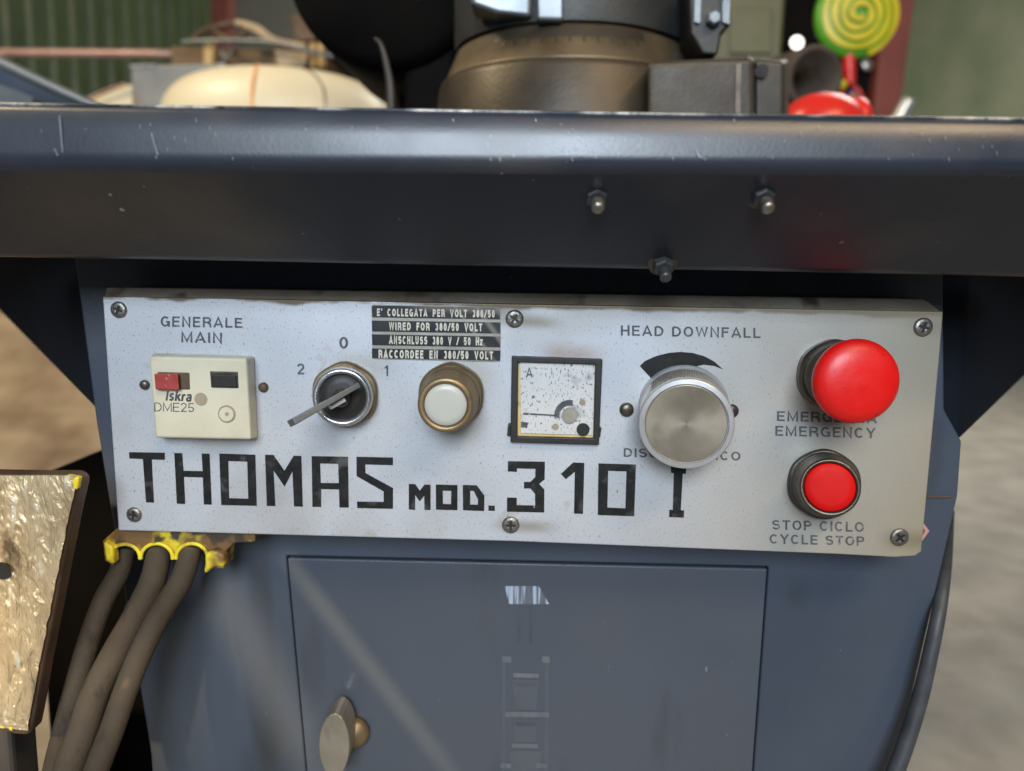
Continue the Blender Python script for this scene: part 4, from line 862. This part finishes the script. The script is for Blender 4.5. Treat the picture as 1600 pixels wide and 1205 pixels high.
slab([(460, -60), (760, -60), (760, 40), (560, 44), (500, 34), (478, 12)], 1.62, .3).build('machine_hood', blackpaint, bt, bevel=.02)
ptube([(512, 60, 1.60, 2.5), (540, 88, 1.60, 2.5), (580, 92, 1.60, 2)], seg=10).build('lever', rust, bt, smooth=True)
# feed channel at the far left
ch_t = thing('steel_channel', at(40, 150, .45), 'grey and blue steel channel sloping down to the tray at far left', 'channel')
a0, a1 = at(-120, 52, .35), at(175, 178, .42)
ptube([(-120, 42, .35, 10), (0, 98, .38, 9.5), (80, 136, .40, 9), (165, 174, .42, 8)], seg=16).build('channel_rim', steelgr, ch_t, smooth=True)
slab([(-120, 55), (0, 110), (60, 138), (130, 172), (130, 260), (-120, 260)], .44, .02).build('channel_side', gutter_in, ch_t)
slab([(-120, 100), (0, 132), (50, 152), (60, 260), (-120, 260)], .41, .02).build('channel_inner', steelgr, ch_t)

visem0 = mat('dark_stand_paint', (.03, .026, .022), (.05, .042, .035), rough=.7, nscale=20)
# --- wrapped plate at lower left
wy = -.03
fpts = [(-170, 736), (0, 741), (60, 742), (112, 742), (124, 752), (113, 800), (97, 880), (82, 960), (66, 1040), (54, 1110), (46, 1150), (20, 1148), (0, 1140), (-170, 1120)]
wt = thing('wrapped_block', Vector((at(-20, 1150, wy).x, wy, 0)), 'flat block wrapped in crinkled shiny brown film left of the cables', 'block')
mb = MB(); L3 = [at(px, py, wy) for px, py in fpts]; mb.add(*poly_prism([L3], (0, .010, 0))); mb.build('block_core', rust, wt, bevel=.003)
# film sheet slightly proud with relief
xs0, xs1, zs0, zs1 = min(p.x for p in L3), max(p.x for p in L3), min(p.z for p in L3), max(p.z for p in L3)
film = [(-168, 738), (0, 743), (60, 744), (108, 745), (118, 753), (106, 800), (86, 880), (68, 960), (56, 1040), (50, 1100), (42, 1144), (0, 1135), (-168, 1115)]
from mathutils import noise as mn
def edge_x(py):
    e = [(745, 118), (753, 120), (800, 109), (880, 93), (960, 77), (1040, 61), (1100, 50), (1144, 42)]
    for (y0, x0), (y1, x1) in zip(e, e[1:]):
        if y0 <= py <= y1: return x0+(x1-x0)*(py-y0)/(y1-y0)
    return e[-1][1]
NX, NY = 130, 170; vs = []; fs = []
for j_ in range(NY+1):
    for i_ in range(NX+1):
        u, v_ = i_/NX, j_/NY; py = 743+v_*(1142-743); xr = edge_x(min(1144, max(745, py)))+2*mn.noise(Vector((0, py*.06, 3))); px = -168+(xr+168)*u
        p = at(px, py+(u-1)*v_*25, wy-.0012); q_ = Vector((p.x*260, 0, p.z*110)); sk = Vector((p.x*230+p.z*110, 3, p.z*80-p.x*40))
        hgt = 1-abs(mn.noise(sk))*2.2+.7*(1-abs(mn.noise(sk*2.3+Vector((5, 1, 2))))*2)+.35*mn.noise(q_*5)
        edge = min(1, (1-u)*12, v_*20, (1-v_)*20)
        vs.append(p+Vector((0, -.0006*hgt*edge, 0)))
for j_ in range(NY):
    for i_ in range(NX): k = j_*(NX+1)+i_; fs.append([k, k+1, k+NX+2, k+NX+1])
MB().add(vs, fs).build('film', tape, wt, smooth=True)
disc(3, 892, 15, wy-.0032, darkp, wt, 'bolt_hole', h=.0003)
slab([(103, 742), (124, 746), (120, 766), (104, 763)], wy-.0013, .003).build('paint_blob', yellowclean, wt, bevel=.0008)
slab([(-6, 1122), (5, 1120), (8, 1140), (-6, 1139)], wy-.0013, .003).build('paint_blob', yellowclean, wt, bevel=.0008); slab([(12, 1122), (20, 1122), (19, 1144), (13, 1142)], wy-.0013, .003).build('paint_blob', yellowclean, wt, bevel=.0008)
p = at(-60, 1100, wy+.01); box((p.x-.03, wy+.022, p.z/2), (.10, .02, p.z)).build('stand', visem0, wt, bevel=.003)
# black box added to fill the dark gap behind it
bc = MB(); p0 = at(40, 700, .12); p1 = at(225, 700, .12)
zc_ = at(140, 748, .12).z
gapblack = mat('gap_box_black', (.0015, .0014, .0013), (.003, .0027, .0025), spec=.03, rough=.9)
cb = box(((p0.x+p1.x)/2, .24, zc_/2), (p1.x-p0.x, .24, zc_)).build('dark_gap_box', gapblack, bevel=.006)
tag(cb, 'black box added to fill the dark between the wrapped block and the blue pedestal', 'cabinet')
